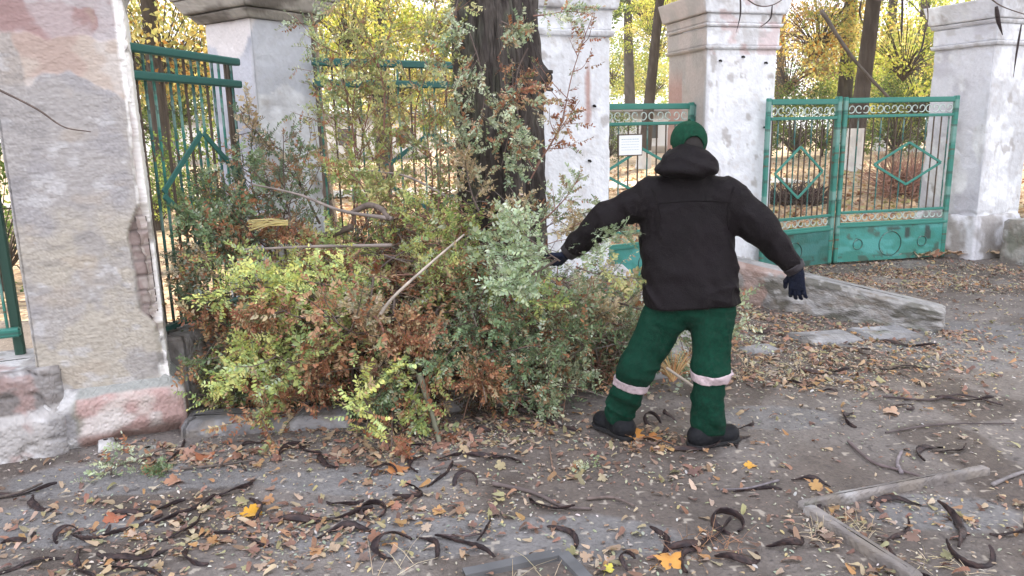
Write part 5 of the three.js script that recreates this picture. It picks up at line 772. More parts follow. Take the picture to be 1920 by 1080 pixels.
  for (const s of [-1, 1]) { const m = new MB(); m.tube(arc((t) => onBack(jacket, cx(1.2) + s * (0.205 - 0.035 * Math.sin(t * 2.6)), lerp(1.335, 1.12, t), H.hip.z + 0.3), 22), 0.003, 5); part('armhole_seam', m.geo(), mJacket, jk); }
  { const m = new MB(); m.tube(arc((t) => onBack(jacket, cx(1.2) + lerp(-0.19, 0.19, t), 1.262 + 0.012 * Math.cos((t - 0.5) * 3), H.hip.z + 0.3), 40), 0.0026, 5); part('yoke_seam', m.geo(), mJacket, jk); }
  // trousers
  const legs = [cone(H.LH, H.LK, 0.108, 0.085), cone(H.LK, H.LA, 0.083, 0.07), cone(H.RH, H.RK, 0.108, 0.085), cone(H.RK, H.RA, 0.086, 0.072)];
  const legSdf = (x, y, z, L) => { let d = smin(legs[L](x, y, z), legs[L + 1](x, y, z), 0.04); return d; };
  const wrinkle = (x, y, z) => -0.016 * rdg(x * 4 + 5, y * 12 + x * 5, z * 5, 2.5) * (ss(0.34, 0.22, y) + 0.8 * ss(0.1, 0.03, Math.abs(y - 0.42)) + 0.8 * ss(0.56, 0.66, y)) - 0.012 * rdg(x * 12 + y * 2.5, y * 2.6, z * 6, 2.5) + wr(x, y * 0.7, z, 11, 0.026) + wr(x + y, y * 0.5, z, 26, 0.010) + 0.0028 * Math.sin(y * 88 + x * 30 + 5 * fbm(x * 8, y * 8, z * 8, 2)) * (ss(0.36, 0.24, y) + ss(0.06, 0, Math.abs(y - 0.4)) * 0.7 + ss(0.52, 0.62, y) * 0.5);
  const trs = (x, y, z) => { let d = smin(legSdf(x, y, z, 0), legSdf(x, y, z, 2), 0.02); d = smin(d, ell(V(H.hip.x, 0.755, H.hip.z), 0.205, 0.145, 0.125)(x, y, z), 0.035) + wrinkle(x, y, z); return Math.max(d, y - 0.8, 0.075 - y - 0.02 * Math.sin(z * 20)); };
  [l, h] = bb([H.LH, H.RH, H.LK, H.RK, H.LA, H.RA, V(H.hip.x, 0.7, H.hip.z)], 0.19); l.y = 0.03; h.y = 0.84;
  const tg = part('trousers', nets(trs, l, h, 0.009), mTrouser, man);
  for (const [L, y0, t] of [[0, J(1178, 724, 3.72).y, -0.24], [2, J(1327, 711, 3.62).y, 0.0]]) {
    const k = L ? H.RK : H.LK, a = L ? H.RA : H.LA; const bd = (x, y, z) => Math.max(legSdf(x, y, z, L) + wrinkle(x, y, z) - 0.006, Math.abs(y - y0 + t * (x - lerp(k.x, a.x, 0.4)) * -1) - 0.022 - 0.003 * noise(x * 40, z * 40));
    const m = V(lerp(k.x, a.x, 0.35), y0, lerp(k.z, a.z, 0.35)); part('reflective_band', nets(bd, m.clone().add(V(-0.16, -0.09, -0.16)), m.clone().add(V(0.16, 0.09, 0.16)), 0.006), mBand, tg);
  }
  // shoes: heel and toe on the ground
  for (const [hx, hy, tx, ty, ank] of [[1166, 806, 1128, 788, H.LA], [1312, 826, 1356, 818, H.RA]]) {
    const a = P(hx, hy).sub(root), b = P(tx, ty).sub(root), d = b.clone().sub(a).setY(0).normalize(), heel = ank.clone().setY(0).addScaledVector(d, -0.06), toe = heel.clone().addScaledVector(d, 0.2);
    const up = cone(heel.clone().setY(0.055), toe.clone().setY(0.045), 0.048, 0.046), col = cone(heel.clone().addScaledVector(d, 0.03).setY(0.06), ank.clone().setY(0.13).addScaledVector(d, 0.0), 0.055, 0.062), bul = ell(toe.clone().addScaledVector(d, -0.02).setY(0.04), 0.056, 0.04, 0.056);
    const so = (x, y, z) => Math.max(smin(smin(up(x, y, z), col(x, y, z), 0.05), bul(x, y, z), 0.03) + wr(x, y, z, 20, 0.006), 0.022 - y);
    const sl = (x, y, z) => Math.max(smin(up(x, 0.05, z), bul(x, 0.04, z), 0.03) - 0.006, y - 0.026, 0.004 - y);
    const [q, w] = bb([heel.clone().setY(0), toe.clone().setY(0.14)], 0.11); const s = part('shoe', nets(so, q, w, 0.006), mShoe, man); part('sole', nets(sl, q, w, 0.006), new THREE.MeshStandardMaterial({ color: 0x17171a, roughness: 0.85 }), s);
  }
  // cap: crown with a cut-out at the back, strap, peak to the front
  {
    const c = H.head.clone().add(V(0, 0.018, 0)), cr = ell(c, 0.094, 0.1, 0.108), inn = ell(c, 0.086, 0.092, 0.1), nt = ell(c.clone().add(V(0.006, -0.04, 0.11)), 0.056, 0.062, 0.08);
    const f = (x, y, z) => { let d = Math.max(cr(x, y, z), -inn(x, y, z), c.y - 0.048 - y); d = smax(d, -nt(x, y, z), 0.006); const a = Math.atan2(x - c.x, z - c.z); return d - 0.0016 * ss(0.05, 0.02, Math.abs(((a / (Math.PI / 3)) % 1 + 1) % 1 - 0.5)) + wr(x, y, z, 18, 0.004); };
    const cap = part('cap', nets(f, c.clone().add(V(-0.12, -0.08, -0.13)), c.clone().add(V(0.12, 0.12, 0.13)), 0.005), mCap, man);
    const m = new MB(); m.tube(arc((t) => { const a = -0.62 + 1.24 * t; return V(c.x + Math.sin(a) * 0.093, c.y - 0.038, c.z + Math.cos(a) * 0.106); }, 14), 0.011, 6, null, true, 0.3); part('strap', m.geo(), mCap, cap);
    const pk = new MB(), n = 16; for (let i = 0; i <= n; i++) for (let j = 0; j <= 6; j++) for (const s of [0, 1]) { const a = lerp(-1.15, 1.15, i / n), rr = 0.1 + 0.075 * (j / 6) * Math.cos(a * 0.9); pk.v(c.x + Math.sin(a) * rr * 0.93, c.y - 0.04 - 0.03 * (j / 6) * (j / 6) - 0.02 * Math.abs(Math.sin(a)) * j / 6 - 0.004 * s, c.z - Math.cos(a) * rr * 1.1, null, i / n, j / 6); }
    for (let i = 0; i < n; i++) for (let j = 0; j < 6; j++) for (const s of [0, 1]) { const k = (i * 7 + j) * 2 + s; pk.t(k, k + 14, k + 2); pk.t(k + 2, k + 14, k + 16); } part('peak', pk.geo(), mCap, cap);
    const b = part('button', new THREE.SphereGeometry(0.009, 12, 8), mCap, cap); b.position.copy(c).add(V(0, 0.1, 0));
  }
  // gloved hands: palm, four fingers, thumb
  function hand(w, dir, side, nrm, curl, th) { // w wrist, dir towards fingertips, side towards the thumb, nrm out of the palm
    dir.normalize(); side.addScaledVector(dir, -side.dot(dir)).normalize(); nrm = V().crossVectors(dir, side).multiplyScalar(nrm); const K = [], p = (a, b, c) => w.clone().addScaledVector(dir, a).addScaledVector(side, b).addScaledVector(nrm, c);
    K.push(cone(p(-0.03, 0, 0), p(0.02, 0, 0), 0.034, 0.03)); for (const s of [-0.027, -0.009, 0.009, 0.027]) K.push(cone(p(0.02, s * 0.7, 0), p(0.088, s, 0), 0.019, 0.0145));
    const fg = []; [[-0.031, 0.062], [-0.0105, 0.078], [0.0105, 0.084], [0.031, 0.074]].forEach(([s, L], i) => { let a = p(0.09, s, 0), ang = curl * 0.35 + 0.08 * (i - 1.5), r = 0.0115; for (const [f, cu] of [[0.45, 1], [0.32, 1.2], [0.23, 0.9]]) { const b = a.clone().addScaledVector(dir, Math.cos(ang) * L * f).addScaledVector(nrm, Math.sin(ang) * L * f).addScaledVector(side, s * 0.12); fg.push(cone(a, b, r, r - 0.0012)); r -= 0.001; a = b; ang += curl * cu * 0.75; } });
    const t0 = p(0.03, 0.032, 0.004), t1 = p(0.062, 0.058, 0.012 + th), t2 = p(0.094, 0.066, 0.022 + th * 1.6); const T = [cone(t0, t1, 0.017, 0.0135), cone(t1, t2, 0.0135, 0.011)];
    const f = (x, y, z) => { let d = 9; for (const k of K) d = smin(d, k(x, y, z), 0.012); for (const k of fg) d = smin(d, k(x, y, z), 0.0045); for (const k of T) d = smin(d, k(x, y, z), 0.008); return d + wr(x, y, z, 40, 0.003); };
    const [q, v] = bb([w, p(0.19, 0, 0), p(0.06, 0.09, 0.03), p(0.06, -0.06, 0.05), p(0.1, 0, 0.09)], 0.04); return part('glove', nets(f, q, v, 0.0035), mGlove, man);
  }
  const rd = H.RW.clone().sub(H.RE).normalize(); hand(H.RW.clone().addScaledVector(rd, 0.06), V(0.06, -1, 0.02), V(-0.75, -0.1, -0.5), 1, 0.55, 0.006);
  const ld = H.LW.clone().sub(H.LE).normalize(); hand(H.LW.clone().addScaledVector(ld, 0.05), ld.clone().add(V(0, -0.15, -0.1)), V(0.2, 0.6, 0.6), 1, 1.5, 0.02); void lo;
}

// ---------------------------------------------------------------- seed pods, dead leaves and litter on the ground
const mPod = new THREE.MeshPhysicalMaterial({ vertexColors: true, specularIntensity: 0.5, roughness: 0.5, bumpMap: smoothBump, bumpScale: 0.003 });
function podGeo(sd, len, turn, lift, wid, tw) { // a flat curled pod: turn is how far it curls, lift how it rises
  const r = rng(sd), n = 26, m = new MB(), cp = []; let a = -turn / 2, x = 0, z = 0, y = 0;
  for (let i = 0; i <= n; i++) { const t = i / n; cp.push(V(x, 0.007 + 0.45 * lift * Math.sin(t * Math.PI * (0.5 + 0.5 * (sd % 3))) + 0.006 * Math.sin(t * 9 + sd), z)); const st = len / n; x += Math.cos(a) * st; z += Math.sin(a) * st; a += turn / n * (0.6 + 0.8 * Math.sin(t * Math.PI)) + 0.05 * Math.sin(t * 17 + sd); y += 0; }
  const T = V(), S = V(), U = V(); const c0 = [0.021, 0.014, 0.016];
  for (let i = 0; i <= n; i++) {
    const t = i / n; T.subVectors(cp[Math.min(n, i + 1)], cp[Math.max(0, i - 1)]).normalize(); S.crossVectors(T, V(0, 1, 0)).normalize(); U.crossVectors(S, T);
    const ang = tw * (t - 0.5) * 3 + 0.5 + sd, w = wid * Math.pow(Math.sin(Math.PI * clamp(t * 0.94 + 0.03, 0, 1)), 0.45) * (1 + 0.08 * Math.sin(t * 60)), ca = Math.cos(ang), sa = Math.sin(ang), th = 0.0028 + 0.002 * Math.abs(Math.sin(t * 34));
    for (let s = 0; s < 8; s++) { const q = s / 8 * 6.2832, u = Math.cos(q) * w / 2, v = Math.sin(q) * th, X = u * ca - v * sa, Y = u * sa + v * ca, c = mul3(mix3(c0, [0.055, 0.033, 0.03], ss(0.5, 0.65, fbm(t * 14, s, sd, 3))), 0.75 + 0.5 * r()); m.v(cp[i].x + S.x * X + U.x * Y, Math.max(0.002, cp[i].y + S.y * X + U.y * Y), cp[i].z + S.z * X + U.z * Y, c, t * len, s / 40); }
    if (i) for (let s = 0; s < 8; s++) { const p = (s + 1) % 8, A = (i - 1) * 8, B = i * 8; m.t(A + s, A + p, B + s); m.t(A + p, B + p, B + s); }
  }
  const cx = cp.reduce((k, p) => k + p.x, 0) / cp.length, cz = cp.reduce((k, p) => k + p.z, 0) / cp.length; for (let i = 0; i < m.p.length; i += 3) { m.p[i] -= cx; m.p[i + 2] -= cz; }
  return m.geo();
}
const PG = [[1, 0.30, 0.5, 0.0, 0.024, 0.3], [2, 0.27, 1.6, 0.02, 0.025, 0.5], [3, 0.30, 3.6, 0.05, 0.026, 0.7], [4, 0.34, 4.6, 0.03, 0.026, 0.5], [5, 0.24, -2.4, 0.045, 0.024, 0.9], [6, 0.34, -0.8, 0.01, 0.027, 1.2], [7, 0.20, 2.6, 0.06, 0.022, 0.6], [8, 0.32, -3.2, 0.07, 0.026, 0.4], [9, 0.26, 1.0, 0.0, 0.028, 0.2], [10, 0.22, -1.4, 0.02, 0.022, 1.0]].map((e) => podGeo(e[0], e[1], e[2], e[3], e[4] * 1.2, e[5]));
const GRP = 'dark curled seed pods scattered over the ground';
function pod(p, v, yaw, s, label, tilt = 0) { const m = solo('seed_pod', PG[v], mPod, label || 'dark curled seed pod lying among the fallen leaves on the ground', 'seed pod', label ? null : GRP, p); m.rotation.set(tilt, yaw, 0, 'YXZ'); m.scale.setScalar(s); return m; }
const podSpots = [];
for (const [px, py, v, yaw, s, lb, ti] of [
  [122, 1008, 2, 1.2, 0.75, 'black seed pod curled into an upright C at the lower left', 0.7], [172, 1008, 4, 0.4, 0.9, 'black hooked seed pod beside the upright C-shaped one at the lower left', 0.4], [278, 958, 5, 0.35, 0.95, 'long grey-black seed pod slanting up to the right below the near pillar'], [400, 1003, 0, 0.15, 0.7, 'short straight black seed pod below the yellow leaf'], [610, 972, 5, 0.2, 1.25, 'long wavy black seed pod in the thick litter at the bottom centre-left'], [700, 962, 3, 0.3, 1.0, 'big curled black seed pod right of the yellow leaf, in thick litter'], [545, 842, 1, 1.1, 1.0, 'left one of two crossing grey seed pods in front of the kerb'], [575, 842, 1, 2.2, 1.0, 'right one of two crossing grey seed pods in front of the kerb'], [445, 922, 9, 0.7, 1.0, 'thin black seed pod alone on the bare grey patch'], [722, 884, 6, 0.2, 1.0, 'ring-shaped black seed pod in front of the leaning stick', 0.5], [872, 905, 2, 0.2, 0.85, 'arched black seed pod on bare ground left of centre', 0.6], [770, 928, 7, 1.2, 0.9, 'black seed pod coiled in litter right of the yellow leaf', 0.3],
  [1365, 985, 3, 0.1, 1.15, 'large ring-shaped black seed pod at the bottom centre-right'], [1672, 945, 1, 0.1, 1.0, 'arched black seed pod bridging the kerb strip'], [1490, 0, 0, 0, 0, null], [1822, 1052, 7, -0.3, 1.0, 'big hooked black seed pod in the lower right corner', 0.5], [1222, 792, 3, 0.6, 0.9, 'curled black seed pods\' largest ring between the man\'s shoes', 0.5], [1248, 783, 6, 1.9, 1.0, 'small black seed pod loop right between the man\'s shoes', 0.6], [1388, 828, 8, 0.9, 0.8, 'black seed pod curving up from the tip of the man\'s right shoe', 0.3], [1545, 700, 5, 0.05, 1.1, 'long dark seed pod, left of two big ones lying in line on the right'], [1690, 692, 8, 0.02, 1.35, 'long dark seed pod, right of two big ones lying in line on the right'], [1560, 735, 4, 0.3, 0.6, 'small twisted dark pod below the two big ones on the right'],
  [1810, 752, 5, -0.1, 1.0, 'thin black seed pod near the right edge'], [1560, 628, 8, -0.4, 0.9, 'dark brown seed pod lying on the left flat slab'], [1418, 920, 0, 0.2, 0.8, 'grey seed pod above the large ring-shaped one'], [1400, 800, 9, 0.5, 0.9, 'grey thin seed pod right of the man\'s right shoe'], [1170, 1058, 6, 1.2, 0.8, 'small hooked black seed pod right of the sunken frame', 0.4], [60, 1060, 8, 0.5, 0.9, 'wide grey seed pod in the lower left corner'], [40, 930, 5, 0.45, 0.9, 'dark seed pod at the left edge below the low wall'], [930, 765, 5, 0.2, 1.0, 'broad dark seed pod low at the right front of the heap'], [985, 772, 4, 0.2, 1.0, 'reddish dark seed pod at the right front foot of the heap']]) {
  if (!s) continue; const p = onG(px, py, 0.004); pod(p, v, yaw, s, lb, ti); podSpots.push(p);
}
const clump = (x, z) => 0.25 + 1.5 * ss(0.42, 0.62, fbm(x * 2.6 + 4, z * 3.4, 6, 4));
const litterDen = (() => { const B = [[620, 835, 0.75, 0.2, 2.6], [420, 858, 0.35, 0.1, 2], [760, 815, 0.5, 0.15, 2.2], [330, 985, 0.6, 0.22, 0.9], [760, 930, 0.5, 0.22, 1], [560, 1010, 0.7, 0.2, 0.6], [1120, 870, 0.5, 0.2, 1], [1250, 830, 0.3, 0.15, 0.7], [1450, 600, 0.7, 0.8, 2.4], [1600, 650, 1.0, 0.5, 1.6], [1450, 690, 0.6, 0.4, 1.8], [1620, 700, 0.6, 0.3, 1.2], [1650, 520, 1.6, 0.7, 1.1], [1330, 1040, 0.35, 0.12, 0.8], [1590, 1000, 0.22, 0.25, 0.9], [850, 790, 0.6, 0.2, 0.9], [1850, 960, 0.5, 0.15, 0.4], [150, 1060, 0.5, 0.12, 0.9], [1300, 640, 0.6, 0.6, 1]].map(([x, y, rx, rz, w]) => ({ p: P(x, y), rx, rz, w })); return (x, z) => { let m = 0; for (const b of B) m += clump(x, z) * b.w * Math.exp(-(((x - b.p.x) / b.rx) ** 2 + ((z - b.p.z) / b.rz) ** 2)); return m; }; })();
{
  const r = rng(31); let n = 0; for (let i = 0; i < 6000 && n < 52; i++) { const px = r() * 1920, py = 560 + 520 * Math.sqrt(r()), p = onG(px, py, 0.003); if (p.x < -1.6 && p.z < -3.9 || heapH(p.x, p.z) > 0.02) continue; const dn = 0.05 + 1.1 * litterDen(p.x, p.z) + (px > 1380 && py < 850 ? 0.4 : 0); if (r() > dn * 0.7 || p.distanceTo(V(0.75, 0, -3.8)) < 0.24) continue; if (podSpots.some((q) => q.distanceTo(p) < 0.13)) continue; podSpots.push(p); const v = [0, 5, 1, 8, 9, 0, 5, 9, 4, 2][Math.floor(r() * 10)], lb = ['straight', 'curved', 'coiled', 'coiled', 'hooked', 'wavy', 'hooked', 'hooked', 'broad curved', 'thin curved'][v] + ' dark seed pod ' + (p.z > -2.7 ? 'at the bottom edge of the photo' : p.z > -3.1 ? 'in the foreground litter' : p.z > -3.6 ? 'just nearer than the shoes' : p.z > -4.2 ? 'level with the shoes' : p.z > -5 ? 'beyond the man\'s shoes' : p.z > -6.2 ? 'near the pale slabs' : 'towards the double gate') + ', ' + (px < 250 ? 'at far left' : px < 500 ? 'below the near pillar' : px < 760 ? 'below the heap\'s left' : px < 1020 ? 'below the big trunk' : px < 1230 ? 'left of the man' : px < 1420 ? 'below the man' : px < 1620 ? 'right of the man' : px < 1780 ? 'below the double gate' : 'at far right'); const q = pod(p, v, r() * 6.28, 0.7 + 0.5 * r(), lb, (r() - 0.5) * 0.12); q.userData.group = GRP; n++; }
}
// dead leaves with lobes
function deadLeaf(sd, lobes) {
  const r = rng(sd), m = new MB(), n = lobes ? 30 : 14, c = [1, 1, 1], cu = 0.25 + 0.4 * r(), ctr = m.v(0, 0.1, 0, c);
  for (let i = 0; i <= n; i++) { const a = i / n * 6.2832, k = lobes ? 0.60 + 0.4 * Math.abs(Math.cos(a * 2.5)) ** 0.7 + 0.06 * Math.cos(a * 15) : 0.55 + 0.45 * Math.abs(Math.cos(a)) ** 1.4, x = Math.cos(a) * k * (0.9 + 0.2 * r()), z = Math.sin(a) * k * (lobes ? 0.92 : 0.55); m.v(x * 0.5, 0.1 + cu * (x * x + z * z) * 0.3 * Math.sin(a * 2 + sd), z * 0.5, c); }
  const ring = m.n; for (let i = 0; i <= n; i++) { const b = (1 + i) * 3; m.v(m.p[b] * 0.5, 0.1 + (m.p[b + 1] - 0.1) * 0.3 + 0.03 * (i % 2), m.p[b + 2] * 0.5, c); }
  for (let i = 0; i < n; i++) { m.t(ctr, ring + i + 1, ring + i); m.t(ring + i, ring + i + 1, 1 + i); m.t(ring + i + 1, 2 + i, 1 + i); }
  if (lobes) m.tube([V(-0.45, 0.09, 0), V(-0.7, 0.06, 0.04), V(-0.92, 0.02, 0.1)], 0.012, 4, [0.8, 0.6, 0.5]);
  return m.geo();
}
const LG = [deadLeaf(1, true), deadLeaf(2, true), deadLeaf(3, false), deadLeaf(4, false), deadLeaf(5, true)];
const leafMat = {}; const dlm = (c) => leafMat[c.join()] ||= new THREE.MeshPhysicalMaterial({ color: new THREE.Color().setRGB(...c), roughness: 0.75, transmission: 0.25, thickness: 0, side: THREE.DoubleSide, bumpMap: smoothBump, bumpScale: 0.004 });
for (const [px, py, s, v, c, lb, yaw, ti] of [
  [470, 964, 0.115, 4, [0.66, 0.34, 0.02], 'bright yellow-orange dead leaf on the bare patch at the lower left', 0.2, 0.2], [1253, 1056, 0.12, 0, [0.72, 0.34, 0.07], 'orange lobed dead leaf flat on the ground at the bottom centre', 0.5, 0.3], [328, 905, 0.11, 1, [0.44, 0.22, 0.13], 'pale brown dead leaf on the ground below the near pillar', 2.2, 0.3], [1672, 776, 0.115, 1, [0.56, 0.36, 0.24], 'pale pinkish-tan dead leaf lying alone on the right', 0.9, 0.25], [1188, 822, 0.15, 0, [0.62, 0.26, 0.04], 'orange dead leaf by the toe of the man\'s left shoe', 1.2, 0.5], [1222, 826, 0.13, 4, [0.50, 0.19, 0.04], 'dark orange dead leaf between the man\'s shoes', 2.5, 0.4], [1408, 874, 0.07, 4, [0.70, 0.36, 0.05], 'small orange dead leaf right of the man\'s right shoe', 0.4, 0.2], [1140, 1071, 0.06, 1, [0.62, 0.55, 0.08], 'small yellow dead leaf beside the sunken frame', 1, 0.2], [215, 972, 0.1, 4, [0.42, 0.14, 0.07], 'reddish dead leaf in the litter at the lower left', 1.4, 0.4], [650, 862, 0.1, 1, [0.34, 0.16, 0.09], 'brown lobed dead leaf in front of the heap', 2.9, 0.4], [700, 815, 0.13, 0, [0.40, 0.15, 0.06], 'red-brown dead leaf at the front foot of the heap', 0.3, 0.7], [745, 880, 0.12, 4, [0.50, 0.20, 0.06], 'orange-brown dead leaf beside the ring-shaped pod', 1.3, 0.5], [612, 800, 0.12, 1, [0.46, 0.26, 0.16], 'tan dead leaf propped at the foot of the kerb', 0.8, 0.9], [380, 858, 0.13, 4, [0.40, 0.14, 0.06], 'rust dead leaf in front of the near pillar\'s plinth corner', 2.0, 0.6], [1760, 1000, 0.0, 0, [0, 0, 0], '', 0, 0]]) {
  if (!s) continue; const m = solo('dead_leaf', LG[v], dlm(c), lb, 'leaf', null, onG(px, py, 0.0)); m.scale.setScalar(s); m.rotation.set(ti * 0.5, yaw, 0, 'YXZ');
}
{
  const r = rng(91), big = [[], [], []], q = new THREE.Quaternion(), e = new THREE.Euler(), PAL = [[0.34, 0.19, 0.12], [0.26, 0.13, 0.085], [0.42, 0.30, 0.20], [0.46, 0.36, 0.25], [0.17, 0.09, 0.065], [0.40, 0.22, 0.09], [0.32, 0.28, 0.14], [0.22, 0.14, 0.10]];
  const scat = (n, test, fn, f) => { let k = 0; for (let i = 0; i < n * 40 && k < n; i++) { const x = lerp(-4.2, 6.8, r()), z = lerp(-9, -1.9, r()); if (x < -1.75 && z < -3.75 + 0.45 * (x + 1.75) || Math.abs(x) > -z * 0.78 + 0.5 || (x > -2 && x < 0.6 && z < -5.4)) continue; if (r() > test(x, z)) continue; fn(x, z); k++; } };
  scat(7500, (x, z) => 0.05 + 0.8 * litterDen(x, z), (x, z) => { e.set((r() - 0.5) * 0.9, r() * 6.28, (r() - 0.5) * 0.9); big[[0, 1, 2, 1, 2, 1, 2, 2][Math.floor(r() * 8)]].push({ m: new THREE.Matrix4().compose(V(x, gh(x, z) + 0.002 + 0.012 * r(), z), q.setFromEuler(e), V(1, 1, 1).multiplyScalar(0.025 + 0.045 * r())), c: jit(PAL[Math.floor(r() * (z > -4.1 && z < -3.55 && x < -0.2 ? 3 : PAL.length))], r, 0.3) }); });
  const wm = dlm([1, 1, 1]); big.forEach((b, i) => stuffInst('leaf_litter', LG[[0, 2, 3][i]], wm, b, null, ['scattered dry lobed leaves on the ground', 'scattered dry narrow leaves on the ground', 'scattered small curled leaves on the ground'][i]));
  // tiny leaflets: pale, tan and green flecks
  const fl = new MB(); leaflet(fl, V(-0.5, 0, 0), V(1, 0, 0), V(0, 0, 1), V(0, 1, 0), 1, 0.45, null); const fg = fl.geo(), F = [], FP = [[0.50, 0.44, 0.36], [0.60, 0.55, 0.48], [0.44, 0.34, 0.24], [0.50, 0.42, 0.22], [0.32, 0.19, 0.13], [0.38, 0.38, 0.24], [0.22, 0.13, 0.09], [0.30, 0.34, 0.24], [0.40, 0.26, 0.18]];
  scat(26000, (x, z) => 0.09 + 0.85 * litterDen(x, z), (x, z) => { e.set((r() - 0.5) * 0.8, r() * 6.28, (r() - 0.5) * 0.8); const s = 0.012 + 0.022 * r() * r(); F.push({ m: new THREE.Matrix4().compose(V(x, gh(x, z) + 0.002 + 0.007 * r(), z), q.setFromEuler(e), V(s, s, s)), c: jit(FP[Math.floor(r() * FP.length)], r, 0.25) }); });
  stuffInst('leaf_flecks', fg, wm, F, null, 'tiny pale fallen leaflets sprinkled over the ground');
  // the park's own carpet of leaves near the gates
  const K = []; for (let i = 0; i < 9000; i++) { const z = -8.8 - 22 * Math.pow(r(), 1.6), x = lerp(-0.35, 0.75, r()) * -z; e.set((r() - 0.5) * 1, r() * 6.28, (r() - 0.5) * 1); K.push({ m: new THREE.Matrix4().compose(V(x, 0.05 + 0.02 * r(), z), q.setFromEuler(e), V(1, 1, 1).multiplyScalar(0.09 + 0.08 * r())), c: jit([[0.58, 0.40, 0.22], [0.48, 0.28, 0.16], [0.34, 0.18, 0.11], [0.62, 0.48, 0.30], [0.40, 0.36, 0.14]][Math.floor(r() * 5)], r, 0.25) }); }
  stuffInst('park_leaves', LG[0], wm, K, null, 'carpet of dry leaves on the park ground behind the gates');
  // dry grass and chaff
  const gr = new MB(); for (const [px, py, n, s] of [[980, 1085, 9, 0.14], [1330, 1030, 60, 0.09], [740, 1075, 7, 0.14], [1580, 1000, 70, 0.08], [1440, 700, 90, 0.12], [1290, 690, 30, 0.1], [1760, 1060, 30, 0.07]]) for (let i = 0; i < n; i++) { const b = onG(px + (r() - 0.5) * 130, py + (r() - 0.5) * 40), d = rdir(r, px < 1000 ? 0.9 : 0.1); if (d.y < 0) d.y *= -0.3; const l = s * (0.6 + 0.8 * r()); gr.tube([b, b.clone().addScaledVector(d, l * 0.5), b.clone().addScaledVector(d, l).add(V(0, -l * 0.15, 0))], (t) => lerp(0.0016, 0.0006, t), 3, jit(px > 1200 && px < 1400 ? [0.36, 0.2, 0.12] : [0.58, 0.48, 0.32], r), false); }
  const gm = solo('dry_grass', gr.geo(), mTwig, 'dry grass blades and chaff on the ground', 'grass'); gm.userData.kind = 'stuff';
  const pl = new MB(); for (let i = 0; i < 260; i++) { const b = D(1490 + (r() - 0.5) * 90, 366 + (r() - 0.5) * 16, 15 + (r() - 0.5) * 1.2), d = rdir(r); d.y = Math.abs(d.y) * 0.7; b.y = Math.max(0.05, b.y * r()); pl.tube([b, b.clone().addScaledVector(d, 0.3), b.clone().addScaledVector(d, 0.55)], (t) => lerp(0.014, 0.005, t), 4, jit([0.07, 0.045, 0.04], r), false); }
  const bp = solo('brush_pile', pl.geo(), mTwig, 'dark pile of brushwood on the park ground behind the left gate leaf', 'brushwood'); bp.userData.kind = 'stuff';
  const p2 = new MB(); for (let i = 0; i < 420; i++) { const b = D(1692 + (r() - 0.5) * 70, 350 + (r() - 0.5) * 30, 16 + (r() - 0.5) * 1.2), d = rdir(r, 0.3); d.y = Math.abs(d.y); b.y = 0.06 + 0.4 * r(); p2.tube([b, b.clone().addScaledVector(d, 0.35), b.clone().addScaledVector(d, 0.7)], (t) => lerp(0.012, 0.004, t), 4, jit([0.36, 0.2, 0.15], r), false); }
  const bq = solo('brush_pile', p2.geo(), mTwig, 'reddish pile of twigs on the park ground behind the right gate leaf', 'brushwood'); bq.userData.kind = 'stuff';
}
// sticks and small sprays on the ground
const gs = (pts, r0, r1, col, lb) => stick(pts.map(([x, y, u]) => onG(x, y, 0.012 + (u || 0))), r0, r1, col, lb, 'fallen_stick');
gs([[1590, 832], [1640, 872], [1690, 886], [1755, 906]], 0.008, 0.006, [0.12, 0.09, 0.09], 'forked dark stick lying on bare ground on the right');
gs([[1690, 890], [1682, 872], [1690, 848]], 0.01, 0.008, [0.2, 0.17, 0.18], 'short grey stick across the forked one on the right');
gs([[1655, 748], [1740, 754], [1800, 744], [1880, 765]], 0.007, 0.005, [0.07, 0.05, 0.05], 'long thin dark stick lying level near the right edge');
gs([[1660, 815], [1760, 800], [1900, 798]], 0.006, 0.004, [0.09, 0.07, 0.07], 'thin dark twig below the long one near the right edge');
gs([[925, 912], [1000, 930], [1060, 955], [1110, 960]], 0.011, 0.006, [0.11, 0.085, 0.08], 'dark stick lying on bare ground at the bottom centre');
gs([[1100, 940], [1150, 938], [1190, 952]], 0.008, 0.004, [0.12, 0.09, 0.08], 'short curved twig right of the stick at the bottom centre');
gs([[1460, 905], [1400, 920], [1350, 922]], 0.006, 0.004, [0.16, 0.14, 0.15], 'pale thin twig above the large ring-shaped pod');
gs([[1860, 912], [1900, 895], [1950, 880]], 0.009, 0.008, [0.2, 0.18, 0.18], 'grey stick at the right edge');
gs([[1030, 840], [1040, 890], [1052, 905]], 0.004, 0.003, [0.22, 0.14, 0.1], 'thin red-brown twig at the right front of the heap');
gs([[340, 882], [420, 875], [480, 866]], 0.007, 0.005, [0.10, 0.08, 0.07], 'dark twig lying under leaves in front of the kerb');
gs([[-20, 945], [40, 930], [80, 912]], 0.008, 0.005, [0.09, 0.07, 0.06], 'dark twig at the left edge under the low wall');
gs([[825, 1010], [870, 1012], [910, 1003]], 0.006, 0.004, [0.10, 0.07, 0.07], 'thin twig on the grey patch at the bottom left of centre');
spray([300, 842, 3.62], [165, 905, 3.4], 'sage', 'small green-grey spray lying on the ground in front of the near pillar', { tw: 14, lv: 4, sp: 0.3, sag: 0.02, len: 0.09, ll: 0.024 });
spray([325, 890, 3.5], [290, 892, 3.45], 'green', 'tiny green sprig on the ground by the pale brown leaf', { tw: 20, lv: 4, sp: 0.6, sag: 0.02, len: 0.06, ll: 0.02 });
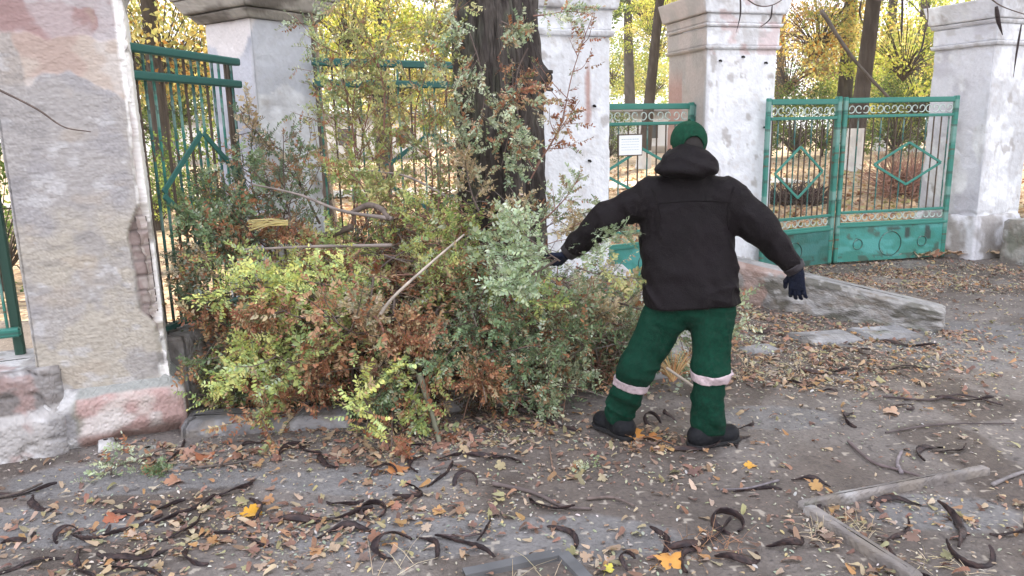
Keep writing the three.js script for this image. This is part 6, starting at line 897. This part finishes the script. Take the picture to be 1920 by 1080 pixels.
spray([1150, 880, 3.5], [1090, 895, 3.4], 'sage', 'small pale sprig on the ground in front of the man', { tw: 16, lv: 4, sp: 0.5, sag: 0.02, len: 0.08, ll: 0.024 });
{ // loose bits of masonry at the near pillar's foot
  for (const [px, py, s, lb] of [[278, 848, 0.05, 'small pale chip of plaster at the foot of the near pillar'], [200, 838, 0.07, 'grey lump of mortar fallen below the near pillar\'s plinth']]) { const m = solo('plaster_chip', loft({ rows: [[0, s, s * 0.6], [s * 0.5, s * 0.8, s * 0.5], [s * 0.6, 0.01, 0.01]], res: 0.008, disp: stoneDisp(px, 0.03), col: stoneCol(px, [0.6, 0.6, 0.6], [0.4, 0.38, 0.37]) }), mStone, lb, 'rubble', null, onG(px, py, -0.004)); m.rotation.y = px; }
}
// pods and twigs hanging from the tree's boughs at the top of the picture
for (const [pts, r0, r1, lb] of [[[[1690, -60, 3], [1692, 10, 3], [1690, 72, 3]], 0.004, 0.006, 'long dark pod hanging at the top right, left of the right pillar'], [[[1735, 52, 3.2], [1728, 90, 3.2], [1710, 124, 3.2]], 0.005, 0.003, 'small curved pod hanging in front of the yellow-green trees at the top right'], [[[1615, 0, 3.1], [1612, 24, 3.1], [1618, 45, 3.1]], 0.006, 0.003, 'short dark pod hanging above the double gate'], [[[1388, -10, 3.0], [1388, 28, 3.0], [1380, 62, 3.0]], 0.006, 0.002, 'dark pod hanging in front of the white pillar with hooks, left one'], [[[1448, 10, 3.0], [1444, 35, 3.0], [1424, 52, 3.0]], 0.005, 0.003, 'dark pod hanging in front of the white pillar with hooks, right one'], [[[1868, 12, 2.8], [1872, 40, 2.8], [1880, 66, 2.8]], 0.011, 0.004, 'thick dark pod hanging in front of the right pillar'], [[[1915, 46, 2.8], [1906, 100, 2.8], [1900, 145, 2.8]], 0.005, 0.002, 'thin curved twig hanging at the top right corner']])
  { const m = new MB(); m.tube(bez(pts.map((p) => D(...p)), 16), (t) => lerp(r0, r1, t) * (0.4 + Math.sin(Math.PI * clamp(t * 0.9 + 0.08, 0, 1))), 8, [0.04, 0.028, 0.03], true, 0.5); solo('hanging_pod', m.geo(), mPod, lb, 'seed pod'); }
for (const [pts, lb] of [[[[1380, -20, 2.95], [1420, 10, 3], [1452, 8, 3.02], [1500, -30, 3.05]], 'thin bare twig at the top edge above the white pillar with hooks'], [[[1600, -40, 3.1], [1640, 0, 3.1], [1690, -4, 3.05], [1740, 40, 3.15]], 'thin bare twig at the top edge above the double gate'], [[[1840, -20, 2.8], [1872, 8, 2.8], [1930, 30, 2.82]], 'thin bare twig at the top right corner'], [[[1735, -10, 3.2], [1740, 30, 3.2], [1736, 60, 3.2]], 'thin bare twig hanging down at the top right']]) stick(pts, 0.003, 0.0015, BARK.dark, lb, 'hanging_twig');

renderer.render(scene, camera);
